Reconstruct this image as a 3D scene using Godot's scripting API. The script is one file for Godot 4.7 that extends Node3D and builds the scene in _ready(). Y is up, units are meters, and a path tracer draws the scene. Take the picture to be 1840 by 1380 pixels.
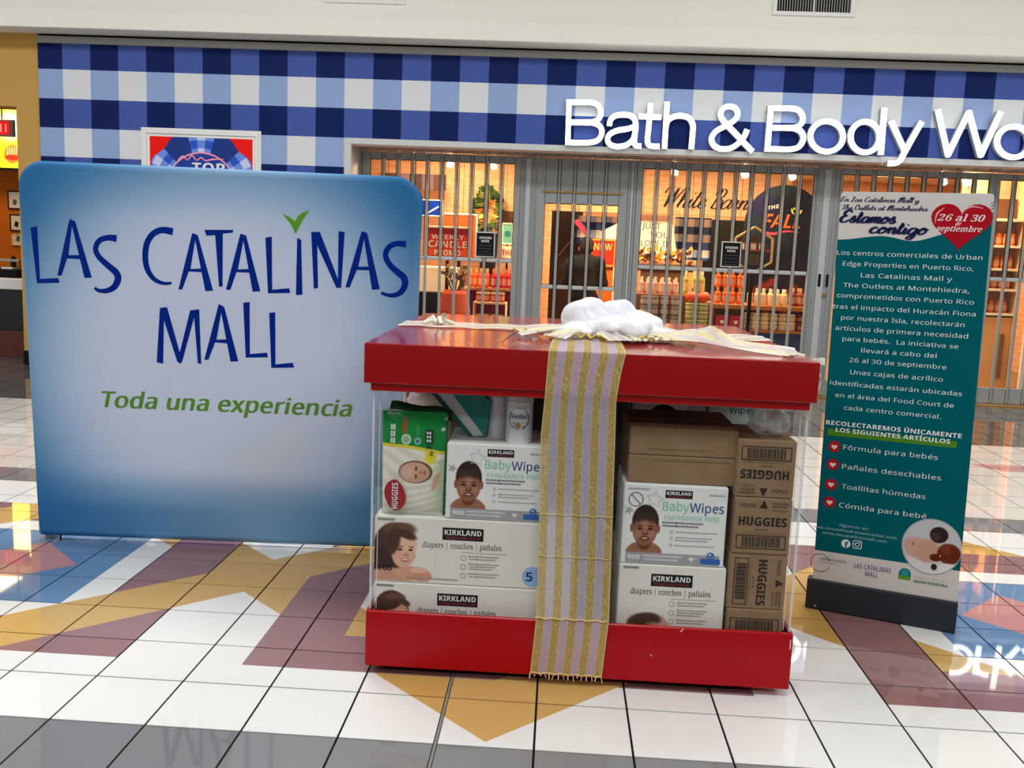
extends Node3D
# A shopping-mall concourse: gift box for baby donations between a blue fabric banner and a teal sign, shop front behind.

const TILE := 0.305
const TILE_X := 6.0490          # tile column of the camera
const TILE_Z := 8.917           # tile rows between the camera and row 0
var used := {}
var M := {}
var rng := RandomNumberGenerator.new()

const BANNER_SHAPES := {
	"L": "-904,1528 -873,1535 -867,1288 -781,1296 -775,1274 -882,1267",
	"A": "-720,1575 -702,1569 -709,1543 -729,1406 -736,1390 -765,1308 -784,1308|-720,1575 -694,1566 -621,1304 -656,1302 -709,1543|-731,1406 -673,1408 -668,1390 -738,1390",
	"A_001": "-143,1533 -125,1527 -129,1503 -153,1363 -161,1351 -193,1265 -211,1264|-143,1533 -117,1524 -46,1265 -83,1262 -130,1503|-155,1363 -97,1368 -89,1351 -163,1352",
	"T": "-86,1550 51,1555 48,1542 1,1536 -1,1285 -18,1286 -35,1527 -76,1523",
	"A_002": "84,1539 104,1533 98,1506 72,1370 65,1357 36,1272 15,1273|84,1539 111,1531 179,1271 142,1268 98,1506|69,1370 130,1375 136,1357 65,1358",
	"L_001": "202,1525 232,1531 235,1281 316,1291 321,1269 215,1263",
	"I": "352,1530 371,1522 379,1263 348,1260",
	"N": "418,1560 445,1561 453,1299 433,1293|418,1560 459,1562 563,1304 541,1301|547,1569 576,1566 563,1304 547,1316",
	"A_003": "656,1573 678,1568 668,1537 643,1407 636,1390 603,1306 583,1306|656,1573 682,1566 747,1304 710,1300 668,1538|640,1406 696,1409 701,1391 634,1391",
	"M": "-300,1173 -280,1168 -288,905 -319,911|-300,1173 -266,1178 -196,920 -206,908 -220,918|-156,1167 -127,1171 -196,920 -206,908 -218,922|-156,1167 -113,1174 -105,912 -121,913 -138,1147",
	"A_004": "-20,1202 1,1194 -8,1161 -31,1032 -38,1017 -70,933 -90,932|-20,1202 7,1188 73,931 36,928 -8,1161|-32,1031 27,1036 31,1015 -39,1018",
	"L_002": "97,1213 128,1218 129,968 211,978 217,956 109,950",
	"L_003": "221,1170 250,1174 252,923 335,934 342,911 232,905",
}
const BANNER_TICK := "283,1639 315,1626 342,1606 356,1632 378,1650 410,1662 389,1633 369,1599 345,1548 323,1591"
const BANNER_STROKES := {
	"S": "-500,1493 -542,1495 -581,1480 -600,1443 -586,1405 -545,1366 -507,1334 -497,1303 -516,1264 -552,1245 -589,1244 -609,1257 / 33 26 25 25 26 29 32 32 29 23 17 13",
	"C": "-234,1535 -285,1541 -329,1520 -358,1473 -366,1411 -357,1355 -327,1310 -283,1291 -243,1294 / 34 29 28 28 28 26 22 16 11",
	"S_001": "867,1520 824,1522 788,1505 771,1467 789,1425 827,1390 860,1363 866,1328 847,1293 813,1277 778,1279 754,1287 / 30 25 25 26 27 30 32 30 26 21 16 13",
}
const SIGN_STROKES := {
	"B": "L 0,3079 7,2615|S 2,3050 134,3054 220,3056 296,3035 337,2962 312,2886 237,2854 144,2851 6,2847|S 144,2851 243,2853 329,2822 359,2752 323,2677 241,2649 128,2643 7,2642",
	"a": "S 432,2826 440,2882 484,2928 562,2943 642,2937 693,2896 707,2819 701,2729 703,2664 726,2630 776,2631|S 703,2830 623,2801 519,2781 442,2740 421,2683 454,2633 528,2617 619,2636 683,2690 701,2755",
	"t": "S 847,3068 845,2953 840,2798 836,2701 853,2646 904,2632 966,2635|L 732,2932 966,2930",
	"h": "L 1017,3086 1018,2610|S 1017,2830 1039,2901 1102,2942 1180,2951 1253,2930 1296,2865 1300,2788 1296,2617",
	"&": "S 1931,2613 1839,2697 1727,2805 1622,2899 1575,2970 1593,3035 1656,3062 1723,3043 1750,2985 1724,2928 1644,2870 1541,2809 1499,2737 1524,2667 1598,2630 1699,2640 1781,2695 1834,2765 1858,2835",
	"B_001": "L 2084,3082 2081,2619|S 2086,3057 2215,3061 2299,3061 2374,3043 2419,2972 2397,2899 2321,2868 2231,2865 2085,2860|S 2231,2865 2328,2866 2413,2832 2441,2760 2404,2681 2326,2652 2222,2648 2081,2647",
	"o": "O 2844,2799 2837,2740 2805,2689 2754,2654 2691,2640 2626,2649 2569,2681 2529,2729 2511,2788 2519,2847 2551,2897 2602,2932 2665,2946 2729,2936 2786,2905 2826,2857 2844,2799",
	"d": "O 3214,2805 3209,2746 3182,2694 3137,2659 3082,2646 3025,2655 2974,2687 2937,2736 2921,2795 2927,2854 2954,2905 2999,2940 3054,2954 3111,2944 3161,2912 3198,2863 3214,2805|L 3235,3097 3244,2627",
	"y": "L 3315,2970 3479,2682|S 3627,2973 3558,2826 3484,2663 3449,2585 3401,2548 3324,2542",
	"W": "L 3774,3099 3923,2647|L 3923,2647 4088,3086|L 4088,3086 4253,2653|L 4253,2653 4405,3097|D 3923,2650|D 4089,3079|D 4253,2658",
	"o_001": "O 4732,2808 4726,2749 4696,2697 4646,2662 4584,2648 4520,2658 4463,2689 4421,2738 4402,2797 4408,2856 4438,2907 4488,2943 4550,2956 4614,2947 4671,2915 4712,2867 4732,2808",
	"r": "L 4795,2956 4807,2627|S 4797,2855 4824,2919 4877,2952 4940,2961",
	"k": "L 5003,3114 5025,2615|L 5027,2761 5194,2944|L 5084,2808 5235,2610",
	"s": "S 5452,2902 5397,2938 5333,2942 5281,2909 5288,2852 5350,2804 5431,2769 5470,2707 5434,2642 5360,2627 5279,2662",
}
const SIGN_LINES := [
	["Los centros comerciales de Urban", -4, 546, 1550, 23, "white"],
	["Edge Properties en Puerto Rico,", 23, 518, 1505, 23, "white"],
	["Las Catalinas Mall y", 98, 445, 1460, 23, "white"],
	["The Outlets at Montehiedra,", 32, 512, 1416, 23, "white"],
	["comprometidos con Puerto Rico", 11, 533, 1372, 23, "white"],
	["tras el impacto del Huracán Fiona", -2, 544, 1325, 23, "white"],
	["por nuestra Isla, recolectarán", 35, 508, 1280, 23, "white"],
	["artículos de primera necesidad", 16, 525, 1235, 23, "white"],
	["para bebés.  La iniciativa se", 48, 494, 1191, 23, "white"],
	["llevará a cabo del", 127, 417, 1147, 23, "white"],
	["26 al 30 de septiembre", 83, 458, 1103, 23, "white"],
	["Unas cajas de acrílico", 91, 450, 1052, 23, "white"],
	["identificadas estarán ubicadas", 14, 526, 1000, 23, "white"],
	["en el área del Food Court de", 40, 500, 949, 23, "white"],
	["cada centro comercial.", 79, 458, 898, 23, "white"],
	["RECOLECTAREMOS ÚNICAMENTE", 12, 542, 827, 22, "bold"],
	["LOS SIGUIENTES ARTÍCULOS", 54, 501, 799, 22, "bold"],
	["Fórmula para bebés", 91, 462, 726, 26, "white"],
	["Pañales desechables", 93, 482, 642, 26, "white"],
	["Toallitas húmedas", 98, 431, 555, 26, "white"],
	["Cómida para bebé", 95, 442, 472, 26, "white"],
	["Síguenos en:", 103, 223, 388, 14, "thin"],
	["www.montehiedratowncenter.com", -3, 335, 366, 14, "thin"],
	["www.lascatalinasmall.com", 37, 299, 345, 14, "thin"],
	["URBAN•EDGE", 37, 146, 228, 12, "dark"],
	["PROPERTIES", 39, 109, 215, 6, "dark"],
	["LAS CATALINAS", 179, 327, 216, 24, "logo"],
	["MALL", 226, 279, 187, 24, "logo"],
	["THE OUTLETS AT", 421, 541, 212, 10, "pale"],
	["MONTEHIEDRA", 420, 551, 193, 12, "deep"],
	["En Las Catalinas Mall y", -9, 296, 1770, 20, "pen"],
	["The Outlets at Montehiedra", -1, 330, 1737, 20, "pen"],
	["Estamos", -5, 218, 1685, 47, "brush"],
	["contigo", 114, 340, 1644, 47, "brush"],
	["26 al 30", 368, 539, 1700, 27, "heart"],
	["de", 435, 456, 1683, 15, "heart"],
	["septiembre", 366, 534, 1659, 22, "heart"],
]
const SIGN_WAVE := "-25,1611 35,1615 93,1624 158,1632 212,1627 259,1617 304,1618 340,1628 376,1641 446,1669 515,1702 571,1740"
const SIGN_BAR := "22,810 21,780 526,784 528,812"

# ------------------------------------------------------------------ mesh building
class MB:
	var v := PackedVector3Array()
	var n := PackedVector3Array()
	var t := PackedVector2Array()
	func put(p: Vector3, nn: Vector3, uv: Vector2) -> void:
		v.append(p); n.append(nn); t.append(uv)
	func tri(a: Vector3, b: Vector3, c: Vector3, ua := Vector2.ZERO, ub := Vector2.ZERO, uc := Vector2.ZERO) -> void:
		var nn := (b - a).cross(c - a).normalized()
		put(a, nn, ua); put(c, nn, uc); put(b, nn, ub)
	func quad(a: Vector3, b: Vector3, c: Vector3, d: Vector3, r := Rect2(0, 0, 1, 1)) -> void:
		var ua := Vector2(r.position.x, r.end.y)
		var ub := Vector2(r.end.x, r.end.y)
		var uc := Vector2(r.end.x, r.position.y)
		var ud := r.position
		tri(a, b, c, ua, ub, uc)
		tri(a, c, d, ua, uc, ud)
	func quad_at(x0: float, x1: float, y0: float, y1: float, z: float) -> MB:
		quad(Vector3(x0, y0, z), Vector3(x1, y0, z), Vector3(x1, y1, z), Vector3(x0, y1, z))
		return self
	func box(c: Vector3, s: Vector3, bev := 0.0) -> MB:
		var h := s * 0.5
		var bb: float = minf(bev, minf(h.x, minf(h.y, h.z)) * 0.9)
		for ax in 3:
			for sg in [-1.0, 1.0]:
				var u := (ax + 1) % 3
				var w := (ax + 2) % 3
				var q: Array[Vector3] = []
				for k in [[-1, -1], [1, -1], [1, 1], [-1, 1]]:
					var p := Vector3.ZERO
					p[ax] = sg * h[ax]
					p[u] = k[0] * (h[u] - bb)
					p[w] = k[1] * (h[w] - bb)
					q.append(c + p)
				# keep u horizontal and v vertical on the faces that are looked at
				if sg < 0: q.reverse()
				if ax == 0:
					if sg > 0: quad(q[3], q[0], q[1], q[2])
					else: quad(q[0], q[1], q[2], q[3])
				elif ax == 2:
					if sg > 0: quad(q[0], q[1], q[2], q[3])
					else: quad(q[1], q[2], q[3], q[0])
				else:
					quad(q[0], q[1], q[2], q[3])
		if bb > 0.0:
			for ax in 3:
				var u := (ax + 1) % 3
				var w := (ax + 2) % 3
				for k in [[-1, -1], [1, -1], [1, 1], [-1, 1]]:
					var a := Vector3.ZERO; var b := Vector3.ZERO; var d := Vector3.ZERO; var e := Vector3.ZERO
					a[u] = k[0] * h[u]; a[w] = k[1] * (h[w] - bb); a[ax] = -(h[ax] - bb)
					b = a; b[ax] = h[ax] - bb
					d[u] = k[0] * (h[u] - bb); d[w] = k[1] * h[w]; d[ax] = -(h[ax] - bb)
					e = d; e[ax] = h[ax] - bb
					var out := Vector3.ZERO
					out[u] = k[0]; out[w] = k[1]
					if (b - a).cross(e - a).dot(out) > 0: quad(c + a, c + b, c + e, c + d)
					else: quad(c + a, c + d, c + e, c + b)
			for x in [-1, 1]:
				for y in [-1, 1]:
					for z in [-1, 1]:
						var a := Vector3(x * h.x, y * (h.y - bb), z * (h.z - bb))
						var b := Vector3(x * (h.x - bb), y * h.y, z * (h.z - bb))
						var d := Vector3(x * (h.x - bb), y * (h.y - bb), z * h.z)
						if (b - a).cross(d - a).dot(Vector3(x, y, z)) > 0: tri(c + a, c + b, c + d)
						else: tri(c + a, c + d, c + b)
		return self
	func span(x0: float, x1: float, y0: float, y1: float, z0: float, z1: float, bev := 0.0) -> MB:
		return box(Vector3(x0 + x1, y0 + y1, z0 + z1) * 0.5, Vector3(absf(x1 - x0), absf(y1 - y0), absf(z1 - z0)), bev)
	func prism(p: PackedVector2Array, z0: float, z1: float, back := true) -> MB:
		var pts := p
		if Geometry2D.is_polygon_clockwise(pts):
			pts = pts.duplicate(); pts.reverse()
		var flip := Geometry2D.triangulate_polygon(pts)
		var lo := pts[0]; var hi := pts[0]
		for q in pts:
			lo = Vector2(minf(lo.x, q.x), minf(lo.y, q.y)); hi = Vector2(maxf(hi.x, q.x), maxf(hi.y, q.y))
		var sz := hi - lo
		for i in range(0, flip.size(), 3):
			var a := pts[flip[i]]; var b := pts[flip[i + 1]]; var c := pts[flip[i + 2]]
			if (b - a).cross(c - a) < 0:
				var sw := b; b = c; c = sw
			var uv := func(q: Vector2) -> Vector2: return Vector2((q.x - lo.x) / sz.x, 1.0 - (q.y - lo.y) / sz.y)
			tri(Vector3(a.x, a.y, z1), Vector3(b.x, b.y, z1), Vector3(c.x, c.y, z1), uv.call(a), uv.call(b), uv.call(c))
			if back and z1 > z0: tri(Vector3(a.x, a.y, z0), Vector3(c.x, c.y, z0), Vector3(b.x, b.y, z0))
		if z1 > z0:
			for i in pts.size():
				var a := pts[i]; var b := pts[(i + 1) % pts.size()]
				quad(Vector3(a.x, a.y, z0), Vector3(b.x, b.y, z0), Vector3(b.x, b.y, z1), Vector3(a.x, a.y, z1))
		return self
	func ribbon(pts: PackedVector2Array, ws: PackedFloat32Array, z0: float, z1: float, closed := false) -> MB:
		var m := pts.size()
		var L: Array[Vector2] = []
		var R: Array[Vector2] = []
		for i in m:
			var a := pts[maxi(i - 1, 0)]; var b := pts[mini(i + 1, m - 1)]
			if closed and (i == 0 or i == m - 1):
				a = pts[m - 2]; b = pts[1]
			var d := (b - a).normalized()
			var nn := Vector2(-d.y, d.x) * ws[i] * 0.5
			L.append(pts[i] + nn); R.append(pts[i] - nn)
		for i in m - 1:
			var a := R[i]; var b := R[i + 1]; var c := L[i + 1]; var d := L[i]
			quad(Vector3(a.x, a.y, z1), Vector3(b.x, b.y, z1), Vector3(c.x, c.y, z1), Vector3(d.x, d.y, z1))
			if z1 > z0:
				quad(Vector3(a.x, a.y, z0), Vector3(b.x, b.y, z0), Vector3(b.x, b.y, z1), Vector3(a.x, a.y, z1))
				quad(Vector3(c.x, c.y, z0), Vector3(d.x, d.y, z0), Vector3(d.x, d.y, z1), Vector3(c.x, c.y, z1))
		if z1 > z0 and not closed:
			for k in [[0, 1.0], [m - 1, -1.0]]:
				var a := L[k[0]]; var b := R[k[0]]
				if k[1] < 0:
					var sw := a; a = b; b = sw
				quad(Vector3(a.x, a.y, z0), Vector3(b.x, b.y, z0), Vector3(b.x, b.y, z1), Vector3(a.x, a.y, z1))
		return self
	func disc(c: Vector2, r: float, z0: float, z1: float, seg := 20, ry := -1.0) -> MB:
		var p := PackedVector2Array()
		for i in seg:
			p.append(c + Vector2(cos(TAU * i / seg) * r, sin(TAU * i / seg) * (r if ry < 0 else ry)))
		return prism(p, z0, z1)
	func grid(rows: Array, closed_u := false, two := false) -> MB:
		# rows of points; smooth normals; u runs along a row
		var h := rows.size(); var w: int = rows[0].size()
		var nn := []
		for j in h:
			var line := PackedVector3Array()
			for i in w:
				var a: Vector3 = rows[j][i - 1] if i > 0 else (rows[j][w - 2] if closed_u else rows[j][0])
				var b: Vector3 = rows[j][i + 1] if i < w - 1 else (rows[j][1] if closed_u else rows[j][w - 1])
				var c: Vector3 = rows[maxi(j - 1, 0)][i]
				var d: Vector3 = rows[mini(j + 1, h - 1)][i]
				var q := (b - a).cross(d - c)
				line.append(q.normalized() if q.length_squared() > 1e-16 else Vector3.UP)
			nn.append(line)
		for j in h - 1:
			for i in w - 1:
				var ids := [[j, i], [j, i + 1], [j + 1, i + 1], [j, i], [j + 1, i + 1], [j + 1, i]]
				var tr := [0, 2, 1, 3, 5, 4]
				for k in tr:
					var q: Array = ids[k]
					put(rows[q[0]][q[1]], nn[q[0]][q[1]], Vector2(float(q[1]) / (w - 1), 1.0 - float(q[0]) / (h - 1)))
				if two:
					for k in [0, 1, 2, 3, 4, 5]:
						var q: Array = ids[k]
						put(rows[q[0]][q[1]], -nn[q[0]][q[1]], Vector2(float(q[1]) / (w - 1), 1.0 - float(q[0]) / (h - 1)))
		return self
	func lathe(profile: PackedVector2Array, c := Vector3.ZERO, seg := 20) -> MB:
		for k in profile.size() - 1:
			var a := profile[k]; var b := profile[k + 1]
			var d := (b - a).normalized()
			var nr := Vector2(d.y, -d.x)
			for i in seg:
				var f0 := TAU * i / seg; var f1 := TAU * (i + 1) / seg
				var q := []
				for e in [[a, f0], [a, f1], [b, f1], [b, f0]]:
					var p: Vector2 = e[0]; var f: float = e[1]
					q.append([c + Vector3(cos(f) * p.x, p.y, -sin(f) * p.x), Vector3(cos(f) * nr.x, nr.y, -sin(f) * nr.x), Vector2(f / TAU, 1.0 - float(k) / (profile.size() - 1))])
				for o in [[0, 2, 1], [0, 3, 2]]:
					for s in o: put(q[s][0], q[s][1], q[s][2])
		return self
	func tube(path: Array, r: float, seg := 8) -> MB:
		var rows := []
		var up := Vector3(0.13, 0.97, 0.21)
		for i in path.size():
			var d: Vector3 = (path[mini(i + 1, path.size() - 1)] - path[maxi(i - 1, 0)]).normalized()
			var x := up.cross(d).normalized()
			var y := d.cross(x)
			var row := PackedVector3Array()
			for k in seg + 1:
				row.append(path[i] + (x * cos(TAU * k / seg) + y * sin(TAU * k / seg)) * r)
			rows.append(row)
		return grid(rows, true)
	func turned(x: Transform3D) -> MB:
		for i in v.size():
			v[i] = x * v[i]
			n[i] = (x.basis * n[i]).normalized()
		return self
	func mesh(m: Material = null, into: ArrayMesh = null) -> ArrayMesh:
		var am := ArrayMesh.new() if into == null else into
		if v.is_empty(): return am
		var a := []
		a.resize(Mesh.ARRAY_MAX)
		a[Mesh.ARRAY_VERTEX] = v; a[Mesh.ARRAY_NORMAL] = n; a[Mesh.ARRAY_TEX_UV] = t
		am.add_surface_from_arrays(Mesh.PRIMITIVE_TRIANGLES, a)
		if m: am.surface_set_material(am.get_surface_count() - 1, m)
		return am

# ------------------------------------------------------------------ scene tree
func numbered(called: String) -> String:
	var k: int = used.get(called, 0)
	used[called] = k + 1
	return called if k == 0 else "%s_%03d" % [called, k]

func tag(o: Node3D, label: String, category: String, group := "") -> Node3D:
	o.set_meta("label", label); o.set_meta("category", category)
	if group: o.set_meta("group", group)
	return o

func thing(called: String, label: String, category: String, at := Vector3.ZERO, turn := 0.0, group := "") -> Node3D:
	var o := Node3D.new()
	o.name = numbered(called)
	add_child(o)
	o.position = at; o.rotation.y = turn
	return tag(o, label, category, group)

func obj(called: String, b: MB, m: Material, parent: Node3D) -> MeshInstance3D:
	var o := MeshInstance3D.new()
	o.name = called
	o.mesh = b.mesh(m)
	parent.add_child(o, true)
	return o

func single(called: String, b: MB, m: Material, label: String, category: String, at := Vector3.ZERO, turn := 0.0, group := "") -> MeshInstance3D:
	var o := obj(numbered(called), b, m, self)
	o.position = at; o.rotation.y = turn
	tag(o, label, category, group)
	return o

func struct(called: String, b: MB, m: Material) -> MeshInstance3D:
	var o := obj(numbered(called), b, m, self)
	o.set_meta("kind", "structure")
	return o

func dup(o: Node3D, at: Vector3, turn := 0.0, label := "") -> Node3D:
	var r: Node3D = o.duplicate()
	r.name = numbered(String(o.name).rstrip("0123456789").rstrip("_"))
	add_child(r)
	r.position = at; r.rotation.y = turn
	if label: r.set_meta("label", label)
	return r

# ------------------------------------------------------------------ materials and pictures
func mat(hex: String, rough := 0.6, metal := 0.0, spec := -1.0) -> StandardMaterial3D:
	var m := StandardMaterial3D.new()
	m.albedo_color = Color(hex); m.roughness = rough; m.metallic = metal
	m.metallic_specular = spec if spec >= 0.0 else (0.28 if rough >= 0.45 and metal < 0.1 else 0.5)
	return m

func glow(hex: String, e: float) -> StandardMaterial3D:
	var m := mat(hex, 0.5)
	m.emission_enabled = true; m.emission = Color(hex); m.emission_energy_multiplier = e
	return m

func pic(im: Image, rough := 0.5, alpha := false) -> StandardMaterial3D:
	var m := StandardMaterial3D.new()
	m.albedo_texture = ImageTexture.create_from_image(im)
	m.roughness = rough
	m.metallic_specular = 0.28
	if alpha: m.transparency = BaseMaterial3D.TRANSPARENCY_ALPHA
	return m

func canvas(w: int, h: int, c: Color) -> Image:
	var im := Image.create(w, h, false, Image.FORMAT_RGBA8)
	im.fill(c)
	return im

func blob(im: Image, cx: float, cy: float, rx: float, ry: float, c: Color, soft := 0.15, turn := 0.0) -> void:
	# a soft-edged ellipse; lengths are fractions of the picture's width
	var w := im.get_width(); var h := im.get_height()
	var r := maxf(rx, ry) * w * (1.0 + soft)
	var ca := cos(turn); var sa := sin(turn)
	for y in range(maxi(0, int(cy * w - r)), mini(h, int(cy * w + r) + 1)):
		for x in range(maxi(0, int(cx * w - r)), mini(w, int(cx * w + r) + 1)):
			var dx := float(x) / w - cx; var dy := float(y) / w - cy
			var d := Vector2((dx * ca + dy * sa) / rx, (dy * ca - dx * sa) / ry).length()
			var k := clampf((1.0 - d) / soft + 0.5, 0.0, 1.0) * c.a
			if k > 0.0:
				var p := im.get_pixel(x, y)
				im.set_pixel(x, y, Color(lerpf(p.r, c.r, k), lerpf(p.g, c.g, k), lerpf(p.b, c.b, k), maxf(p.a, k)))

func noise_map(freq: float, strength: float, size := 256) -> NoiseTexture2D:
	var f := FastNoiseLite.new()
	f.seed = 7; f.frequency = freq; f.fractal_octaves = 4
	var t := NoiseTexture2D.new()
	t.noise = f; t.width = size; t.height = size; t.seamless = true; t.as_normal_map = true; t.bump_strength = strength
	return t

func tone_map(freq: float, a: Color, b: Color, size := 256) -> NoiseTexture2D:
	var f := FastNoiseLite.new()
	f.seed = 11; f.frequency = freq; f.fractal_octaves = 4
	var t := NoiseTexture2D.new()
	t.noise = f; t.width = size; t.height = size; t.seamless = true
	var g := Gradient.new()
	g.set_color(0, a); g.set_color(1, b)
	t.color_ramp = g
	return t

# ------------------------------------------------------------------ lettering
var fonts := {}
var glyph_cache := {}

func font(kind: String) -> Array:
	if not fonts.has(kind):
		var f := SystemFont.new()
		f.font_names = PackedStringArray(["Droid Serif" if kind.begins_with("serif") else "Droid Sans"])
		if kind.ends_with("bold"): f.font_weight = 700
		var t := TextMesh.new()
		t.font = f; t.font_size = 64; t.pixel_size = 1.0 / 64; t.depth = 0.0; t.vertical_alignment = VERTICAL_ALIGNMENT_BOTTOM
		t.text = "H"
		var b := t.get_aabb()
		fonts[kind] = [f, b.position.y, b.size.y]
	return fonts[kind]

func words_mesh(s: String, kind: String, x0: float, x1: float, base: float, cap: float, z := 0.0, slant := 0.0, up := 0.0) -> MB:
	# text from x0 to x1 on the line y = base, capitals cap high; up lifts the right end
	var fo := font(kind)
	var t := TextMesh.new()
	t.font = fo[0]; t.font_size = 64; t.pixel_size = 1.0 / 64; t.depth = 0.0; t.curve_step = 3.0
	t.vertical_alignment = VERTICAL_ALIGNMENT_BOTTOM
	t.text = s
	var a := t.get_mesh_arrays()
	var p: PackedVector3Array = a[Mesh.ARRAY_VERTEX]
	var bb := t.get_aabb()
	var k: float = cap / fo[2]
	var mb := MB.new()
	var idx = a[Mesh.ARRAY_INDEX]
	var order: PackedInt32Array = idx if idx != null and idx.size() else PackedInt32Array(range(p.size()))
	var wide := x1 - x0 - absf(slant) * cap * 0.5
	for i in order:
		var q := p[i]
		var y: float = (q.y - fo[1]) * k
		var u := (q.x - bb.position.x) / bb.size.x
		mb.put(Vector3(x0 + u * wide + slant * y, base + y + up * u, z), Vector3.BACK, Vector2(u, 0))
	return mb

func words(parent: Node3D, s: String, kind: String, m: Material, x0: float, x1: float, base: float, cap: float, z := 0.0, slant := 0.0, up := 0.0) -> MeshInstance3D:
	return obj("lettering", words_mesh(s, kind, x0, x1, base, cap, z, slant, up), m, parent)

func smooth(p: PackedVector2Array, steps := 5) -> PackedVector2Array:
	var out := PackedVector2Array()
	for i in p.size() - 1:
		var a := p[maxi(i - 1, 0)]; var b := p[i]; var c := p[i + 1]; var d := p[mini(i + 2, p.size() - 1)]
		for k in steps:
			out.append(b.cubic_interpolate(c, a, d, float(k) / steps))
	out.append(p[p.size() - 1])
	return out

func stretch_widths(w: PackedFloat32Array, count: int) -> PackedFloat32Array:
	var out := PackedFloat32Array()
	for i in count:
		var f := float(i) / (count - 1) * (w.size() - 1)
		var k := mini(int(f), w.size() - 2)
		out.append(lerpf(w[k], w[k + 1], f - k))
	return out

func points(s: String) -> PackedVector2Array:
	var out := PackedVector2Array()
	for pair in s.split(" ", false):
		var c := pair.split(",")
		out.append(Vector2(c[0].to_float(), c[1].to_float()) * 0.001)
	return out

# a joined hand: x-height 1, thick down-strokes; strokes parted by ';', last number of an entry is its advance
const HAND := {
	"a": ".85,.85 .5,1 .12,.6 .15,.12 .45,0 .8,.5 .9,1;.9,1 .82,.3 .95,.02 1.2,.3;1.1",
	"b": "0,.2 .35,1.2 .45,2 .25,2.1 .18,1.3 .15,.2 .45,0 .8,.4 .7,.95 .35,.85 .9,.75;.95",
	"c": ".75,.8 .5,1 .12,.6 .15,.15 .45,0 .95,.3;.9",
	"d": ".85,.85 .5,1 .12,.6 .15,.12 .45,0 .8,.5 .9,1;1.15,2.1 .95,1.2 .84,.3 .95,.02 1.2,.3;1.1",
	"e": ".05,.3 .5,.5 .7,.8 .5,1 .18,.7 .15,.2 .45,0 .95,.35;.9",
	"g": ".85,.85 .5,1 .12,.6 .15,.12 .45,0 .8,.5 .9,1;.9,1 .8,-.3 .5,-.9 .12,-.75 .45,-.3 1.2,.3;1.1",
	"h": "0,.2 .35,1.2 .45,2 .28,2.1 .2,1.4 .12,0;.14,.4 .5,.95 .78,.85 .72,.2 .9,0 1.15,.3;1.1",
	"i": "0,.3 .22,.95 .12,.2 .28,0 .55,.3;.3,1.45 .33,1.6;.52",
	"l": "0,.2 .35,1.2 .45,2 .28,2.1 .18,1.3 .15,.2 .3,0 .6,.3;.55",
	"m": "0,.5 .2,1 .15,0;.16,.4 .45,.95 .65,.85 .6,0;.61,.4 .9,.95 1.12,.85 1.07,.2 1.22,0 1.45,.3;1.4",
	"n": "0,.5 .2,1 .15,0;.16,.4 .5,.95 .75,.85 .7,.2 .86,0 1.1,.3;1.05",
	"o": ".5,1 .12,.6 .15,.12 .45,0 .8,.4 .72,.9 .45,1 .6,.75 1.05,.8;1.0",
	"p": "0,.5 .22,1 .15,0 .05,-.9;.15,.5 .5,1 .85,.7 .75,.1 .4,0 .2,.2;1.0",
	"r": "0,.4 .2,1.1 .35,.9 .6,.95 .5,.3 .62,0 .9,.3;.85",
	"s": "0,.2 .4,1.1 .5,.6 .6,.15 .35,0 .1,.15;.6,.1 .9,.3;.85",
	"t": "0,.3 .3,1.2 .38,1.8 .2,.6 .25,.1 .4,0 .7,.3;.05,1.15 .65,1.2;.65",
	"u": "0,.4 .2,1 .12,.2 .35,0 .7,.4 .85,1;.85,1 .78,.2 .92,0 1.15,.3;1.1",
	"y": "0,.4 .2,1 .12,.3 .35,.05 .7,.4 .85,1;.85,1 .75,-.4 .45,-.9 .1,-.7 .5,-.2 1.1,.2;1.05",
	"E": "1.15,1.75 .8,2.1 .3,1.8 .35,1.25 .75,1.15;.75,1.15 .15,.9 .1,.25 .55,0 1.15,.4;1.2",
	"L": ".2,1.6 .6,2.1 .75,1.8 .5,.9 .2,.1 0,.1 .3,.15 .7,0 1.1,.25;1.1",
	"C": "1.2,1.6 1,2.05 .5,1.8 .12,.9 .3,.1 .7,0 1.2,.4;1.2",
	"M": "0,.1 .2,.1 .45,2.05 .45,0;.45,.3 .8,1.8 1.0,2.05 .92,0;.92,.3 1.3,1.8 1.55,2.05 1.45,.2 1.6,0 1.8,.3;1.8",
	"T": "-.1,1.6 .1,1.95 .6,1.9 1.1,2.1;.6,1.9 .5,.6 .3,.0 0,.2;1.0",
	"O": ".7,2.1 .2,1.6 .1,.6 .5,0 1,.5 1.1,1.5 .75,2.1 .6,1.8 1.2,1.75;1.3",
	"W": "-.35,1.5 -.2,2 .2,2 .3,1.2 .35,0;.35,0 .7,1.2 .95,2.05 .95,1 1.0,0;1.0,0 1.3,1.2 1.75,2.1;1.7",
	"B": "0,1.5 .2,2 .8,2.1 1.1,1.75 .9,1.25 .45,1.1;.45,1.1 1.1,.9 1.1,.3 .6,0 .1,.2;.55,2 .35,.9 .25,0;1.25",
	" ": ".55",
}

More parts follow.
